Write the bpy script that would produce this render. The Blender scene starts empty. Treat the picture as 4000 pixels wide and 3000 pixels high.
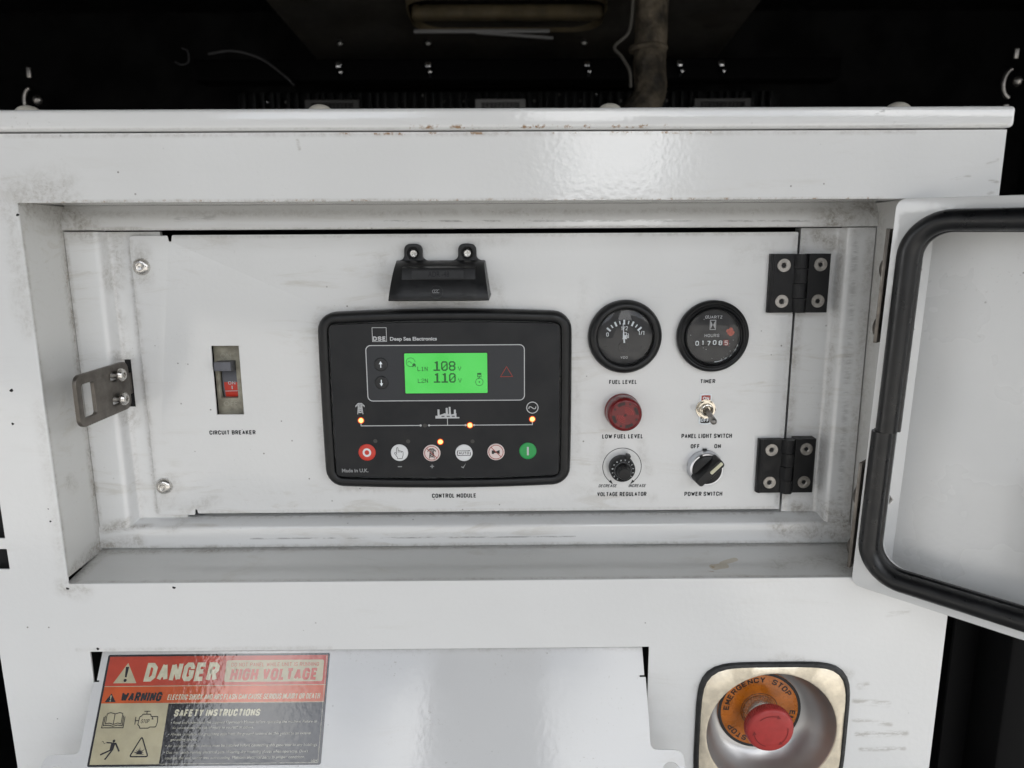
import bpy, bmesh, math, random
from mathutils import Vector, Matrix, Euler
R = math.radians
random.seed(7)
scene = bpy.context.scene
C = scene.collection

# ------------------------------------------------------------------ camera
cam = bpy.data.cameras.new('camera')
cam_o = bpy.data.objects.new('camera', cam); C.objects.link(cam_o)
_p, _y, _r = 0.19285, 0.00699, -0.00524
_f = Vector((math.sin(_y)*math.cos(_p), math.cos(_y)*math.cos(_p), -math.sin(_p)))
_rt = Vector((math.cos(_y), -math.sin(_y), 0)); _up = _rt.cross(_f)
_r2 = math.cos(_r)*_rt + math.sin(_r)*_up; _u2 = -math.sin(_r)*_rt + math.cos(_r)*_up
M = Matrix((_r2, _u2, -_f)).transposed().to_4x4(); M.translation = (0, -0.54472, 0)
cam_o.matrix_world = M
cam.sensor_width = 36; cam.lens = 24.98; cam.clip_start = 0.02; cam.clip_end = 500
cam.dof.use_dof = True; cam.dof.focus_distance = 0.60; cam.dof.aperture_fstop = 7.5
scene.camera = cam_o

# ------------------------------------------------------------------ world, sun, exposure
SUN_EL, SUN_AZ = 50, 155          # azimuth: degrees to the right of straight behind the viewer (the sun stands behind the machine)
w = bpy.data.worlds.new('World'); scene.world = w; w.use_nodes = True
nt = w.node_tree; nt.nodes.clear()
sky = nt.nodes.new('ShaderNodeTexSky'); sky.sky_type = 'NISHITA'; sky.sun_disc = False
sky.sun_elevation = R(SUN_EL); sky.sun_rotation = R(180 - SUN_AZ)
sky.air_density = 1.0; sky.dust_density = 2.0; sky.ozone_density = 1.0
bg = nt.nodes.new('ShaderNodeBackground'); bg.inputs[1].default_value = 0.15
wo = nt.nodes.new('ShaderNodeOutputWorld')
hz = nt.nodes.new('ShaderNodeHueSaturation'); hz.inputs['Saturation'].default_value = 0.36   # white cloudy sky
nt.links.new(sky.outputs[0], hz.inputs['Color'])
tc = nt.nodes.new('ShaderNodeTexCoord'); cn = nt.nodes.new('ShaderNodeTexNoise'); cn.inputs['Scale'].default_value = 3.6; cn.inputs['Detail'].default_value = 5
cr = nt.nodes.new('ShaderNodeMapRange'); cr.interpolation_type = 'SMOOTHSTEP'; cr.inputs[1].default_value = .40; cr.inputs[2].default_value = .58
cm = nt.nodes.new('ShaderNodeMix'); cm.data_type = 'RGBA'; cm.inputs[7].default_value = (7.55, 7.6, 7.65, 1)   # sunlit cloud
nt.links.new(tc.outputs['Generated'], cn.inputs['Vector']); nt.links.new(cn.outputs[0], cr.inputs[0]); nt.links.new(cr.outputs[0], cm.inputs[0])
nt.links.new(hz.outputs[0], cm.inputs[6]); nt.links.new(cm.outputs[2], bg.inputs[0]); nt.links.new(bg.outputs[0], wo.inputs[0])
sun = bpy.data.lights.new('sun', 'SUN'); sun.energy = 5.0; sun.angle = R(1.0); sun.color = (1.0, 0.97, 0.93)
sun_o = bpy.data.objects.new('sun', sun); C.objects.link(sun_o)
_d = Vector((math.sin(R(SUN_AZ))*math.cos(R(SUN_EL)), -math.cos(R(SUN_AZ))*math.cos(R(SUN_EL)), math.sin(R(SUN_EL))))
sun_o.rotation_euler = _d.to_track_quat('Z', 'Y').to_euler(); sun_o.location = (0.5, -2, 3)
scene.view_settings.view_transform = 'Standard'; scene.view_settings.look = 'None'
scene.view_settings.gamma = 1; scene.view_settings.use_curve_mapping = False
scene.view_settings.exposure = 1.70
scene.cycles.max_bounces = 8

# ------------------------------------------------------------------ material helpers
class NT:
    def __init__(s, name):
        s.m = bpy.data.materials.new(name); s.m.use_nodes = True
        s.t = s.m.node_tree; s.b = s.t.nodes['Principled BSDF']; s.pos = None
    def n(s, typ, **kw):
        nd = s.t.nodes.new('ShaderNode' + typ)
        for k, v in kw.items(): setattr(nd, k, v)
        return nd
    def l(s, a, b): s.t.links.new(a, b)
    def val(s, sock, v):
        if hasattr(v, 'links'): s.l(v, sock)
        else: sock.default_value = v
    def math(s, op, a, b=None, clamp=False):
        nd = s.n('Math', operation=op, use_clamp=clamp); s.val(nd.inputs[0], a)
        if b is not None: s.val(nd.inputs[1], b)
        return nd.outputs[0]
    def P(s):
        if s.pos is None: s.pos = s.n('NewGeometry').outputs['Position']
        return s.pos
    def scaled(s, v):
        nd = s.n('VectorMath', operation='MULTIPLY'); s.l(s.P(), nd.inputs[0]); nd.inputs[1].default_value = v
        return nd.outputs[0]
    def noise(s, scale, detail=3, rough=.55, vec=None, dist=0):
        nd = s.n('TexNoise'); nd.inputs['Scale'].default_value = scale; nd.inputs['Detail'].default_value = detail
        nd.inputs['Roughness'].default_value = rough; nd.inputs['Distortion'].default_value = dist
        s.l(vec if vec is not None else s.P(), nd.inputs['Vector']); return nd.outputs[0]
    def ramp(s, v, lo, hi, a=0.0, b=1.0):
        nd = s.n('MapRange', interpolation_type='SMOOTHSTEP'); s.val(nd.inputs[0], v)
        for i, x in zip((1, 2, 3, 4), (lo, hi, a, b)): nd.inputs[i].default_value = x
        return nd.outputs[0]
    def mix(s, f, a, b):
        nd = s.n('Mix', data_type='RGBA'); s.val(nd.inputs[0], f)
        for i, x in ((6, a), (7, b)):
            if hasattr(x, 'links'): s.l(x, nd.inputs[i])
            else: nd.inputs[i].default_value = (*x, 1)
        return nd.outputs[2]
    def seg(s, a, b, r):
        """soft band round the segment a-b (world metres); 1 on it, 0 beyond r"""
        a, b = Vector(a), Vector(b); ba = b - a; L2 = max(ba.length_squared, 1e-9)
        pa = s.n('VectorMath', operation='SUBTRACT'); s.l(s.P(), pa.inputs[0]); pa.inputs[1].default_value = a
        dt = s.n('VectorMath', operation='DOT_PRODUCT'); s.l(pa.outputs[0], dt.inputs[0]); dt.inputs[1].default_value = ba / L2
        h = s.math('ADD', dt.outputs['Value'], 0.0, clamp=True)
        sc = s.n('VectorMath', operation='SCALE'); sc.inputs[0].default_value = ba; s.l(h, sc.inputs['Scale'])
        df = s.n('VectorMath', operation='DISTANCE'); s.l(pa.outputs[0], df.inputs[0]); s.l(sc.outputs[0], df.inputs[1])
        return s.ramp(df.outputs['Value'], 0.0, r, 1.0, 0.0)
    def bump(s, h, strength, dist):
        nd = s.n('Bump'); nd.inputs['Strength'].default_value = strength; nd.inputs['Distance'].default_value = dist
        s.l(h, nd.inputs['Height']); s.l(nd.outputs[0], s.b.inputs['Normal']); return nd

def simple(name, col, rough=.5, metal=0.0, bump=None, var=0.0, vscale=60, spec=.5, emit=None, coat=0.0):
    t = NT(name); b = t.b
    b.inputs['Roughness'].default_value = rough; b.inputs['Metallic'].default_value = metal
    b.inputs['Specular IOR Level'].default_value = spec; b.inputs['Coat Weight'].default_value = coat
    if var:
        n = t.noise(vscale, 5, .6)
        dk = tuple(max(0, c*(1-var)) for c in col); lt = tuple(min(1, c*(1+var)) for c in col)
        t.l(t.mix(t.ramp(n, .3, .7), dk, lt), b.inputs['Base Color'])
        t.l(t.ramp(t.noise(vscale*2.3, 3), .3, .7, rough*.8, min(1, rough*1.25)), b.inputs['Roughness'])
    else: b.inputs['Base Color'].default_value = (*col, 1)
    if bump:
        bn = t.bump(t.noise(bump[0], 2, .5), bump[1], bump[2])
        if coat: t.l(bn.outputs[0], b.inputs['Coat Normal'])
    if emit:
        b.inputs['Emission Color'].default_value = (*emit[0], 1); b.inputs['Emission Strength'].default_value = emit[1]
    return t.m

def white_paint(name, col=(.71, .715, .712), grime=(), scuffs=(), rust=(), streak=.35, dirt=.25, spots=.5, peel=1.0, rough=.10, scuff_col=(.07, .068, .065), stain=()):
    t = NT(name); b = t.b; M_ = t.math
    # broad faint unevenness and wipe marks
    base = t.mix(t.ramp(t.noise(5, 3), .3, .7), col, tuple(c*.955 for c in col))
    wipe = t.noise(30, 6, .7, vec=t.scaled((.35, 1, 2.2)), dist=1.2)
    patch = t.ramp(t.noise(7, 2), .45, .68)
    f = M_('MULTIPLY', M_('MULTIPLY', t.ramp(wipe, .50, .72), patch), streak)
    base = t.mix(f, base, (.42, .385, .32))
    fine = t.ramp(t.noise(420, 4, .65), .60, .74)
    f = M_('MULTIPLY', M_('MULTIPLY', fine, t.ramp(t.noise(16, 3), .48, .70)), dirt)
    base = t.mix(f, base, (.24, .22, .19))
    # small chips and specks
    v = t.n('TexVoronoi', feature='F1'); t.l(t.P(), v.inputs['Vector']); v.inputs['Scale'].default_value = 75
    sp = t.ramp(v.outputs['Distance'], .035, .075, 1, 0)
    sp = M_('MULTIPLY', sp, t.ramp(t.noise(9, 2), .55, .62)); sp = M_('MULTIPLY', sp, spots)
    base = t.mix(sp, base, (.10, .09, .08))
    if grime:
        brk = M_('MULTIPLY', t.ramp(t.noise(55, 7, .78, dist=1.0), .36, .66), M_('ADD', M_('MULTIPLY', t.ramp(t.noise(330, 4, .7), .36, .60), .75), .25))
        tot = None
        for a, e, r, k in grime:
            g = M_('MULTIPLY', t.seg(a, e, r), k*.95); tot = g if tot is None else M_('MAXIMUM', tot, g)
        tot = M_('MULTIPLY', tot, M_('ADD', M_('MULTIPLY', brk, .86), .14), clamp=True)
        base = t.mix(tot, base, (.19, .160, .117))
    if scuffs:
        brk = t.ramp(t.noise(240, 5, .75, vec=t.scaled((.22, 1, 1))), .42, .60)
        tot = None
        for a, e, r, k in scuffs:
            g = M_('MULTIPLY', t.seg(a, e, r), k); tot = g if tot is None else M_('MAXIMUM', tot, g)
        base = t.mix(M_('MULTIPLY', tot, brk, clamp=True), base, scuff_col)
    if rust:
        brk = t.ramp(t.noise(120, 5, .75), .53, .61)
        tot = None
        for a, e, r, k in rust:
            g = M_('MULTIPLY', t.seg(a, e, r), k); tot = g if tot is None else M_('MAXIMUM', tot, g)
        base = t.mix(M_('MULTIPLY', tot, brk, clamp=True), base, (.24, .115, .022))
    if stain:
        tot = None
        for a, e, r, k in stain:
            g = M_('MULTIPLY', t.seg(a, e, r), k); tot = g if tot is None else M_('MAXIMUM', tot, g)
        wob = t.ramp(M_('ADD', tot, M_('MULTIPLY', t.noise(90, 3), .5)), .52, .62)
        base = t.mix(M_('MULTIPLY', wob, .55), base, (.42, .34, .21))
    t.l(base, b.inputs['Base Color'])
    t.l(t.ramp(t.noise(12, 4), .35, .7, rough*.7, rough*1.5), b.inputs['Roughness'])
    b.inputs['Specular IOR Level'].default_value = .8
    h = M_('ADD', t.noise(230, 1.5, .5), M_('MULTIPLY', t.noise(60, 2, .5), .35))
    t.bump(h, .40*peel, .00028)
    return t.m

def mm(*p): return tuple(c*.001 for c in p)
def g_(x0, y0, z0, x1, y1, z1, r, k): return (mm(x0, y0, z0), mm(x1, y1, z1), r*.001, k)

# ------------------------------------------------------------------ mesh helpers (millimetres in, local -Y is outward)
U = .001
def finish(me, smooth=None):
    if smooth is not None:
        me.polygons.foreach_set('use_smooth', [True]*len(me.polygons)); me.set_sharp_from_angle(angle=R(smooth))
    me.update(); return me
def mesh(verts, faces, smooth=None):
    me = bpy.data.meshes.new('m'); me.from_pydata([tuple(c*U for c in v) for v in verts], [], faces)
    bm = bmesh.new(); bm.from_mesh(me); bmesh.ops.recalc_face_normals(bm, faces=bm.faces); bm.to_mesh(me); bm.free()
    return finish(me, smooth)
def _curve_mesh(cu):
    o = bpy.data.objects.new('tmp', cu); C.objects.link(o)
    dg = bpy.context.evaluated_depsgraph_get()
    me = bpy.data.meshes.new_from_object(o.evaluated_get(dg))
    bpy.data.objects.remove(o); bpy.data.curves.remove(cu); return me
def plate(loops, h0, h1, bevel=0.0, smooth=None, bres=1):
    """sheet with outline loops[0] and holes loops[1:], from h0 to h1 mm outward"""
    cu = bpy.data.curves.new('c', 'CURVE'); cu.dimensions = '2D'; cu.fill_mode = 'BOTH'
    cu.extrude = ((h1-h0)/2 - bevel)*U; cu.bevel_depth = bevel*U; cu.bevel_resolution = bres; cu.offset = -bevel*U
    for lp in loops:
        s = cu.splines.new('POLY'); s.points.add(len(lp)-1); s.use_cyclic_u = True
        for pt, (x, z) in zip(s.points, lp): pt.co = (x*U, z*U, 0, 1)
    me = _curve_mesh(cu); mid = (h0+h1)/2*U
    for v in me.vertices: x, y, z = v.co; v.co = (x, -(z+mid), y)
    bm = bmesh.new(); bm.from_mesh(me); bmesh.ops.remove_doubles(bm, verts=bm.verts, dist=1e-6)
    bmesh.ops.recalc_face_normals(bm, faces=bm.faces); bm.to_mesh(me); bm.free()
    return finish(me, smooth)
def flat(loops, h):
    """one-sided print: filled outline(s) at h mm outward"""
    cu = bpy.data.curves.new('c', 'CURVE'); cu.dimensions = '2D'; cu.fill_mode = 'BOTH'
    for lp in loops:
        s = cu.splines.new('POLY'); s.points.add(len(lp)-1); s.use_cyclic_u = True
        for pt, (x, z) in zip(s.points, lp): pt.co = (x*U, z*U, 0, 1)
    me = _curve_mesh(cu)
    for v in me.vertices: x, y, z = v.co; v.co = (x, -h*U, y)
    return finish(me)
def arc(cx, cz, r, a0, a1, n=24): return [(cx+r*math.cos(R(a0+(a1-a0)*i/n)), cz+r*math.sin(R(a0+(a1-a0)*i/n))) for i in range(n+1)]
def circ(cx, cz, r, n=48): return [(cx+r*math.cos(2*math.pi*i/n), cz+r*math.sin(2*math.pi*i/n)) for i in range(n)]
def rect(x0, z0, x1, z1): return [(x0, z0), (x1, z0), (x1, z1), (x0, z1)]
def rrect(x0, z0, x1, z1, r, n=6):
    x0, x1 = min(x0, x1), max(x0, x1); z0, z1 = min(z0, z1), max(z0, z1)
    o = []
    for cx, cz, a in ((x1-r, z1-r, 0), (x0+r, z1-r, 90), (x0+r, z0+r, 180), (x1-r, z0+r, 270)): o += arc(cx, cz, r, a, a+90, n)
    return o
def rounded(poly, r, n=5):
    """round the corners of a polygon; r a number or one per corner"""
    out = []; N = len(poly)
    for i in range(N):
        p, a, b = Vector(poly[i]), Vector(poly[i-1]), Vector(poly[(i+1) % N])
        rr = r[i] if isinstance(r, (list, tuple)) else r
        if rr <= 0: out.append(tuple(p)); continue
        da, db = (a-p).normalized(), (b-p).normalized(); ang = da.angle(db)
        t = min(rr/math.tan(ang/2), (a-p).length*.49, (b-p).length*.49); p0, p1 = p+da*t, p+db*t
        for k in range(n+1):
            s = k/n; q = p0*(1-s)**2 + p*2*s*(1-s) + p1*s*s; out.append(tuple(q))
    return out
def strip(pts, wd, closed=False, h=None):
    """line of even width as one mitred band; returns loops for flat()/plate() if open, or mesh when h given"""
    P = [Vector(p) for p in pts]; N = len(P); L, Rr = [], []
    for i in range(N):
        a = P[i-1] if (i or closed) else None; b = P[(i+1) % N] if (i < N-1 or closed) else None
        if a is None: d = (b-P[i]).normalized(); nrm = Vector((-d.y, d.x)); k = 1
        elif b is None: d = (P[i]-a).normalized(); nrm = Vector((-d.y, d.x)); k = 1
        else:
            d0, d1 = (P[i]-a).normalized(), (b-P[i]).normalized(); n0 = Vector((-d0.y, d0.x)); n1 = Vector((-d1.y, d1.x))
            nrm = n0+n1; nrm = nrm.normalized() if nrm.length > 1e-6 else n0; k = 1/max(.66, nrm.dot(n0))
        L.append(P[i]+nrm*wd/2*k); Rr.append(P[i]-nrm*wd/2*k)
    vs, fs = [], []
    for a, b in zip(L, Rr): vs += [(a.x, -h, a.y), (b.x, -h, b.y)]
    for i in range(N if closed else N-1):
        j = (i+1) % N; fs.append((2*i, 2*i+1, 2*j+1, 2*j))
    return vs, fs
def join2(items):
    """several (verts, faces) pairs as one mesh (print only)"""
    V, F = [], []
    for v, f in items:
        o = len(V); V += v; F += [tuple(i+o for i in q) for q in f]
    me = bpy.data.meshes.new('m'); me.from_pydata([tuple(c*U for c in v) for v in V], [], F)
    bm = bmesh.new(); bm.from_mesh(me)
    for fc in bm.faces:
        fc.normal_update()
        if fc.normal.y > 0: fc.normal_flip()
    bm.to_mesh(me); bm.free(); me.update(); return me
def poly2(pts, h): return [(x, -h, z) for x, z in pts], [tuple(range(len(pts)))]
def strokes(lines, wd, h): return join2([strip(l[0] if isinstance(l, tuple) else l, wd, isinstance(l, tuple), h + .004*i) for i, l in enumerate(lines)])
def lathe(prof, seg=48, smooth=35, close=True):
    vs, fs = [], []; n = len(prof)
    for j in range(seg):
        a = 2*math.pi*j/seg
        for r, h in prof:
            rr = r(a) if callable(r) else r
            vs.append((rr*math.cos(a), -h, rr*math.sin(a)))
    for j in range(seg):
        k = (j+1) % seg
        for i in range(n-1): fs.append((j*n+i, k*n+i, k*n+i+1, j*n+i+1))
    r0, r1 = prof[0][0], prof[-1][0]
    if close:
        for e, rr in ((0, r0), (n-1, r1)):
            if not callable(rr) and rr < .3: fs.append(tuple(j*n+e for j in range(seg)))
    return mesh(vs, fs, smooth)
def box(x0, x1, h0, h1, z0, z1, bev=0.0, seg=2, smooth=40):
    bm = bmesh.new(); bmesh.ops.create_cube(bm, size=1)
    for v in bm.verts:
        v.co = ((x0+x1)/2*U + v.co.x*abs(x1-x0)*U, -(h0+h1)/2*U + v.co.y*abs(h1-h0)*U, (z0+z1)/2*U + v.co.z*abs(z1-z0)*U)
    if bev: bmesh.ops.bevel(bm, geom=bm.edges[:], offset=bev*U, segments=seg, profile=.5, affect='EDGES')
    me = bpy.data.meshes.new('m'); bm.to_mesh(me); bm.free(); return finish(me, smooth if bev else None)
def prism_x(prof, x0, x1, smooth=30, n=1):
    """profile of (h outward, z) extruded along X"""
    vs, fs = [], []; N = len(prof)
    for i in range(n+1):
        x = x0+(x1-x0)*i/n; vs += [(x, -h, z) for h, z in prof]
    for i in range(n):
        for k in range(N): q = (k+1) % N; fs.append((i*N+k, i*N+q, (i+1)*N+q, (i+1)*N+k))
    fs += [tuple(range(N)), tuple(n*N+k for k in range(N))]
    return mesh(vs, fs, smooth)
def prism_z(prof, z0, z1, smooth=30):
    """profile of (x, h outward) extruded along Z"""
    N = len(prof); vs = [(x, -h, z0) for x, h in prof] + [(x, -h, z1) for x, h in prof]
    fs = [(k, (k+1) % N, N+(k+1) % N, N+k) for k in range(N)] + [tuple(range(N)), tuple(range(N, 2*N))]
    return mesh(vs, fs, smooth)
def sweep(path, prof, closed=False, smooth=40, ref=Vector((0, -1, 0))):
    """profile of (side, out) points swept along a 3D path (x, h, z given in mm)"""
    P = [Vector((x, -h, z)) for x, h, z in path]; n = len(P); m = len(prof); vs, fs = [], []
    for i in range(n):
        a = P[i-1] if (i or closed) else P[i]; b = P[(i+1) % n] if (i < n-1 or closed) else P[i]
        t = (b-a).normalized(); s = t.cross(ref)
        if s.length < 1e-4: s = Vector((1, 0, 0))
        s.normalize(); o = s.cross(t)
        for q in prof: vs.append(tuple(P[i] + s*q[0] + o*q[1]))
    for i in range(n if closed else n-1):
        j = (i+1) % n
        for k in range(m): fs.append((i*m+k, i*m+(k+1) % m, j*m+(k+1) % m, j*m+k))
    if not closed: fs += [tuple(range(m)), tuple(range((n-1)*m, n*m))]
    return mesh(vs, fs, smooth)
def ring_prof(r, n=12): return [(r*math.cos(2*math.pi*k/n), r*math.sin(2*math.pi*k/n)) for k in range(n)]
def tube(path, r, n=10, closed=False, ref=Vector((.31, -.8, .12))): return sweep(path, ring_prof(r, n), closed, 60, ref)
def spline(pts, k=8):
    P = [Vector(p) for p in pts]; P = [2*P[0]-P[1]] + P + [2*P[-1]-P[-2]]; o = []
    for i in range(1, len(P)-2):
        for s in range(k):
            t = s/k; a, b, c, d = P[i-1], P[i], P[i+1], P[i+2]
            o.append(tuple(.5*((2*b)+(c-a)*t+(2*a-5*b+4*c-d)*t*t+(3*b-a-3*c+d)*t**3)))
    o.append(tuple(P[-2])); return o
def text(s, x0, x1, z0, z1, h, bold=.0, shear=0.0, keep=False):
    """lettering filling the box x0..x1, z0..z1 (mm) at h mm outward"""
    cu = bpy.data.curves.new('t', 'FONT'); cu.body = s; cu.size = 1; cu.offset = bold; cu.resolution_u = 3; cu.shear = shear
    me = _curve_mesh(cu)
    xs = [v.co.x for v in me.vertices]; ys = [v.co.y for v in me.vertices]
    ax, bx, ay, by = min(xs), max(xs), min(ys), max(ys)
    for v in me.vertices:
        v.co = ((x0+(v.co.x-ax)/(bx-ax)*(x1-x0))*U, -h*U, (z0+(v.co.y-ay)/(by-ay)*(z1-z0))*U)
    me.update(); return me
GL = {'A': [[(0, 0), (.5, 1), (1, 0)], [(.2, .3), (.8, .3)]], 'B': [[(.6, .52), (0, .52), (0, 1), (.65, 1), (1, .88), (1, .64), (.68, .52), (1, .40), (1, .12), (.65, 0), (0, 0), (0, .5)]],
 'C': [[(1, .68), (1, .84), (.74, 1), (.26, 1), (0, .84), (0, .16), (.26, 0), (.74, 0), (1, .16), (1, .32)]], 'D': [([(0, 0), (0, 1), (.6, 1), (1, .8), (1, .2), (.6, 0)],)],
 'E': [[(1, 1), (0, 1), (0, 0), (1, 0)], [(0, .52), (.86, .52)]], 'F': [[(1, 1), (0, 1), (0, -.08)], [(0, .5), (.86, .5)]], 'G': [[(1, .70), (1, .84), (.74, 1), (.26, 1), (0, .84), (0, .16), (.26, 0), (.74, 0), (1, .16), (1, .46), (.55, .46)]],
 'H': [[(0, -.08), (0, 1.08)], [(1, -.08), (1, 1.08)], [(0, .52), (1, .52)]], 'I': [[(.5, -.08), (.5, 1.08)]], 'J': [[(1, 1.08), (1, .16), (.74, 0), (.26, 0), (0, .16), (0, .3)]], 'K': [[(0, -.08), (0, 1.08)], [(1, 1.06), (.08, .42)], [(.34, .6), (1, -.06)]],
 'L': [[(0, 1.08), (0, 0), (1, 0)]], 'M': [[(0, -.08), (0, 1), (.5, .22), (1, 1), (1, -.08)]], 'N': [[(0, -.08), (0, 1), (1, 0), (1, 1.08)]], 'O': [([(.26, 1), (.74, 1), (1, .84), (1, .16), (.74, 0), (.26, 0), (0, .16), (0, .84)],)],
 'P': [[(0, -.08), (0, 1), (.7, 1), (1, .86), (1, .60), (.7, .46), (0, .46)]], 'R': [[(0, -.08), (0, 1), (.7, 1), (1, .86), (1, .62), (.7, .48), (0, .48)], [(.55, .46), (1, -.06)]], 'Q': [([(.26, 1), (.74, 1), (1, .84), (1, .16), (.74, 0), (.26, 0), (0, .16), (0, .84)],), [(.55, .28), (1, -.06)]],
 'S': [[(1, .72), (1, .86), (.74, 1), (.26, 1), (0, .86), (0, .66), (.2, .55), (.8, .45), (1, .34), (1, .14), (.74, 0), (.26, 0), (0, .14), (0, .28)]], 'T': [[(.5, -.08), (.5, 1)], [(-.02, 1), (1.02, 1)]], 'U': [[(0, 1.08), (0, .16), (.26, 0), (.74, 0), (1, .16), (1, 1.08)]],
 'V': [[(0, 1.06), (.5, 0), (1, 1.06)]], 'W': [[(0, 1.06), (.25, 0), (.5, .85), (.75, 0), (1, 1.06)]], 'Y': [[(0, 1.06), (.5, .48), (1, 1.06)], [(.5, .5), (.5, -.08)]], 'X': [[(0, 0), (1, 1)], [(0, 1), (1, 0)]], 'Z': [[(0, 1), (1, 1), (0, 0), (1, 0)]],
 '0': [([(.26, 1), (.74, 1), (1, .84), (1, .16), (.74, 0), (.26, 0), (0, .16), (0, .84)],)], '1': [[(.1, .78), (.6, 1), (.6, -.08)]], '2': [[(0, .74), (0, .86), (.26, 1), (.74, 1), (1, .86), (1, .62), (0, 0), (1, 0)]], '4': [[(.75, -.08), (.75, 1), (0, .28), (1, .28)]],
 '5': [[(1, 1), (.05, 1), (0, .55), (.7, .6), (1, .45), (1, .14), (.74, 0), (.26, 0), (0, .14)]], '7': [[(0, 1), (1, 1), (.35, -.06)]], '8': [([(.26, 1), (.74, 1), (1, .88), (1, .62), (.7, .52), (1, .40), (1, .14), (.74, 0), (.26, 0), (0, .14), (0, .40), (.3, .52), (0, .62), (0, .88)],)], '/': [[(0, -.05), (1, 1.05)]]}
def bold_text(s, x0, x1, z0, z1, h, wt=.19, shear=0.0, wd=.52, gap=.17):
    """condensed sans capitals filling the box, strokes wt x height"""
    H_ = z1-z0; t_ = wt*H_; adv = []; tot = 0
    for ch in s:
        w_ = {'I': .02, ' ': .40, 'L': wd*.74, 'E': wd*.92, 'F': wd*.9, 'M': wd*1.3, 'W': wd*1.5, '1': wd*.6, '/': wd*.6}.get(ch, wd)*H_
        if ch == 'I': w_ = .01
        adv.append(w_); tot += w_ + (t_ + gap*H_ if ch != ' ' else 0)
    tot -= gap*H_; k = (x1-x0)/tot; x = x0; items = []; i_ = 0
    for ch, w_ in zip(s, adv):
        if ch == ' ': x += w_*k; continue
        bx0, bw = x + t_/2*min(k, 1), (w_ + t_)*k - t_*min(k, 1)
        for st_ in GL[ch]:
            cl = isinstance(st_, tuple); pts = st_[0] if cl else st_
            P_ = []
            for px, pz in pts:
                zz = z0 + t_/2 + pz*(H_-t_); zz = min(max(zz, z0), z1)
                P_.append((bx0 + px*bw + shear*(zz-z0), zz))
            runs = [P_]
            if not cl:                      # sharp turns (A, M, N, V, W) become separate bars
                runs = [[P_[0]]]
                for q in range(1, len(P_)):
                    runs[-1].append(P_[q])
                    if q < len(P_)-1:
                        d0 = (Vector(P_[q])-Vector(P_[q-1])).normalized(); d1 = (Vector(P_[q+1])-Vector(P_[q])).normalized()
                        if d0.dot(d1) < -.25: runs.append([P_[q]])
            for rn in runs: items.append(strip(rn, t_*min(1, k**.5), cl, h + .003*(i_ % 5))); i_ += 1
        x += (w_ + t_ + gap*H_)*k
    return join2(items)
def arc_text(s, cx, cz, r, height, a_mid, span, h, bold=.02):
    """letters set round a circle, tops outward, reading clockwise, centred on a_mid degrees"""
    bmv, bmf = [], []
    n = len(s)
    for i, ch in enumerate(s):
        if ch == ' ': continue
        me = bold_text(ch, -height*(.08 if ch == 'I' else .44), height*(.08 if ch == 'I' else .44), 0, height, h, .21)
        a = R(a_mid + span/2 - span*(i+.5)/n); rot = a - math.pi/2
        o = len(bmv)
        for v in me.vertices:
            x, z = v.co.x/U, v.co.z/U + r
            bmv.append((cx + x*math.cos(rot) - z*math.sin(rot), -h, cz + x*math.sin(rot) + z*math.cos(rot)))
        bmf += [tuple(o+i_ for i_ in p.vertices) for p in me.polygons]
        bpy.data.meshes.remove(me)
    return join2([(bmv, bmf)])
def bitmap(rows, x0, z1, px, pz, h):
    items = []
    for j, row in enumerate(rows):
        i = 0
        while i < len(row):
            if row[i] == '#':
                k = i
                while k < len(row) and row[k] == '#': k += 1
                items.append(poly2([(x0+i*px, z1-(j+1)*pz), (x0+k*px, z1-(j+1)*pz), (x0+k*px, z1-j*pz), (x0+i*px, z1-j*pz)], h)); i = k
            else: i += 1
    return items

# ------------------------------------------------------------------ object helpers
def thing(name, label, cat, loc=(0, 0, 0), rot=None, group=None):
    o = bpy.data.objects.new(name, None); C.objects.link(o); o.empty_display_size = .02
    o.location = mm(*loc)
    if rot: o.rotation_euler = rot
    o['label'] = label; o['category'] = cat
    if group: o['group'] = group
    return o
def part(name, me, mat, parent, loc=None, rot=None, label=None):
    me.name = name
    o = bpy.data.objects.new(name, me); C.objects.link(o); o.parent = parent
    if loc: o.location = mm(*loc)
    if rot: o.rotation_euler = rot
    if len(me.materials) == 0: me.materials.append(mat)
    if label: o['label'] = label
    return o
def again(o, parent, loc, rot=None):
    c = o.copy(); C.objects.link(c); c.parent = parent; c.location = mm(*loc)
    if rot: c.rotation_euler = rot
    return c
def struct(name, me, mat, loc=None):
    o = part(name, me, mat, None, loc); o['kind'] = 'structure'; return o
def copy_tree(o, parent=None):
    c = o.copy(); C.objects.link(c); c.parent = parent
    for ch in [x for x in o.children]: copy_tree(ch, c)
    return c

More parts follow.
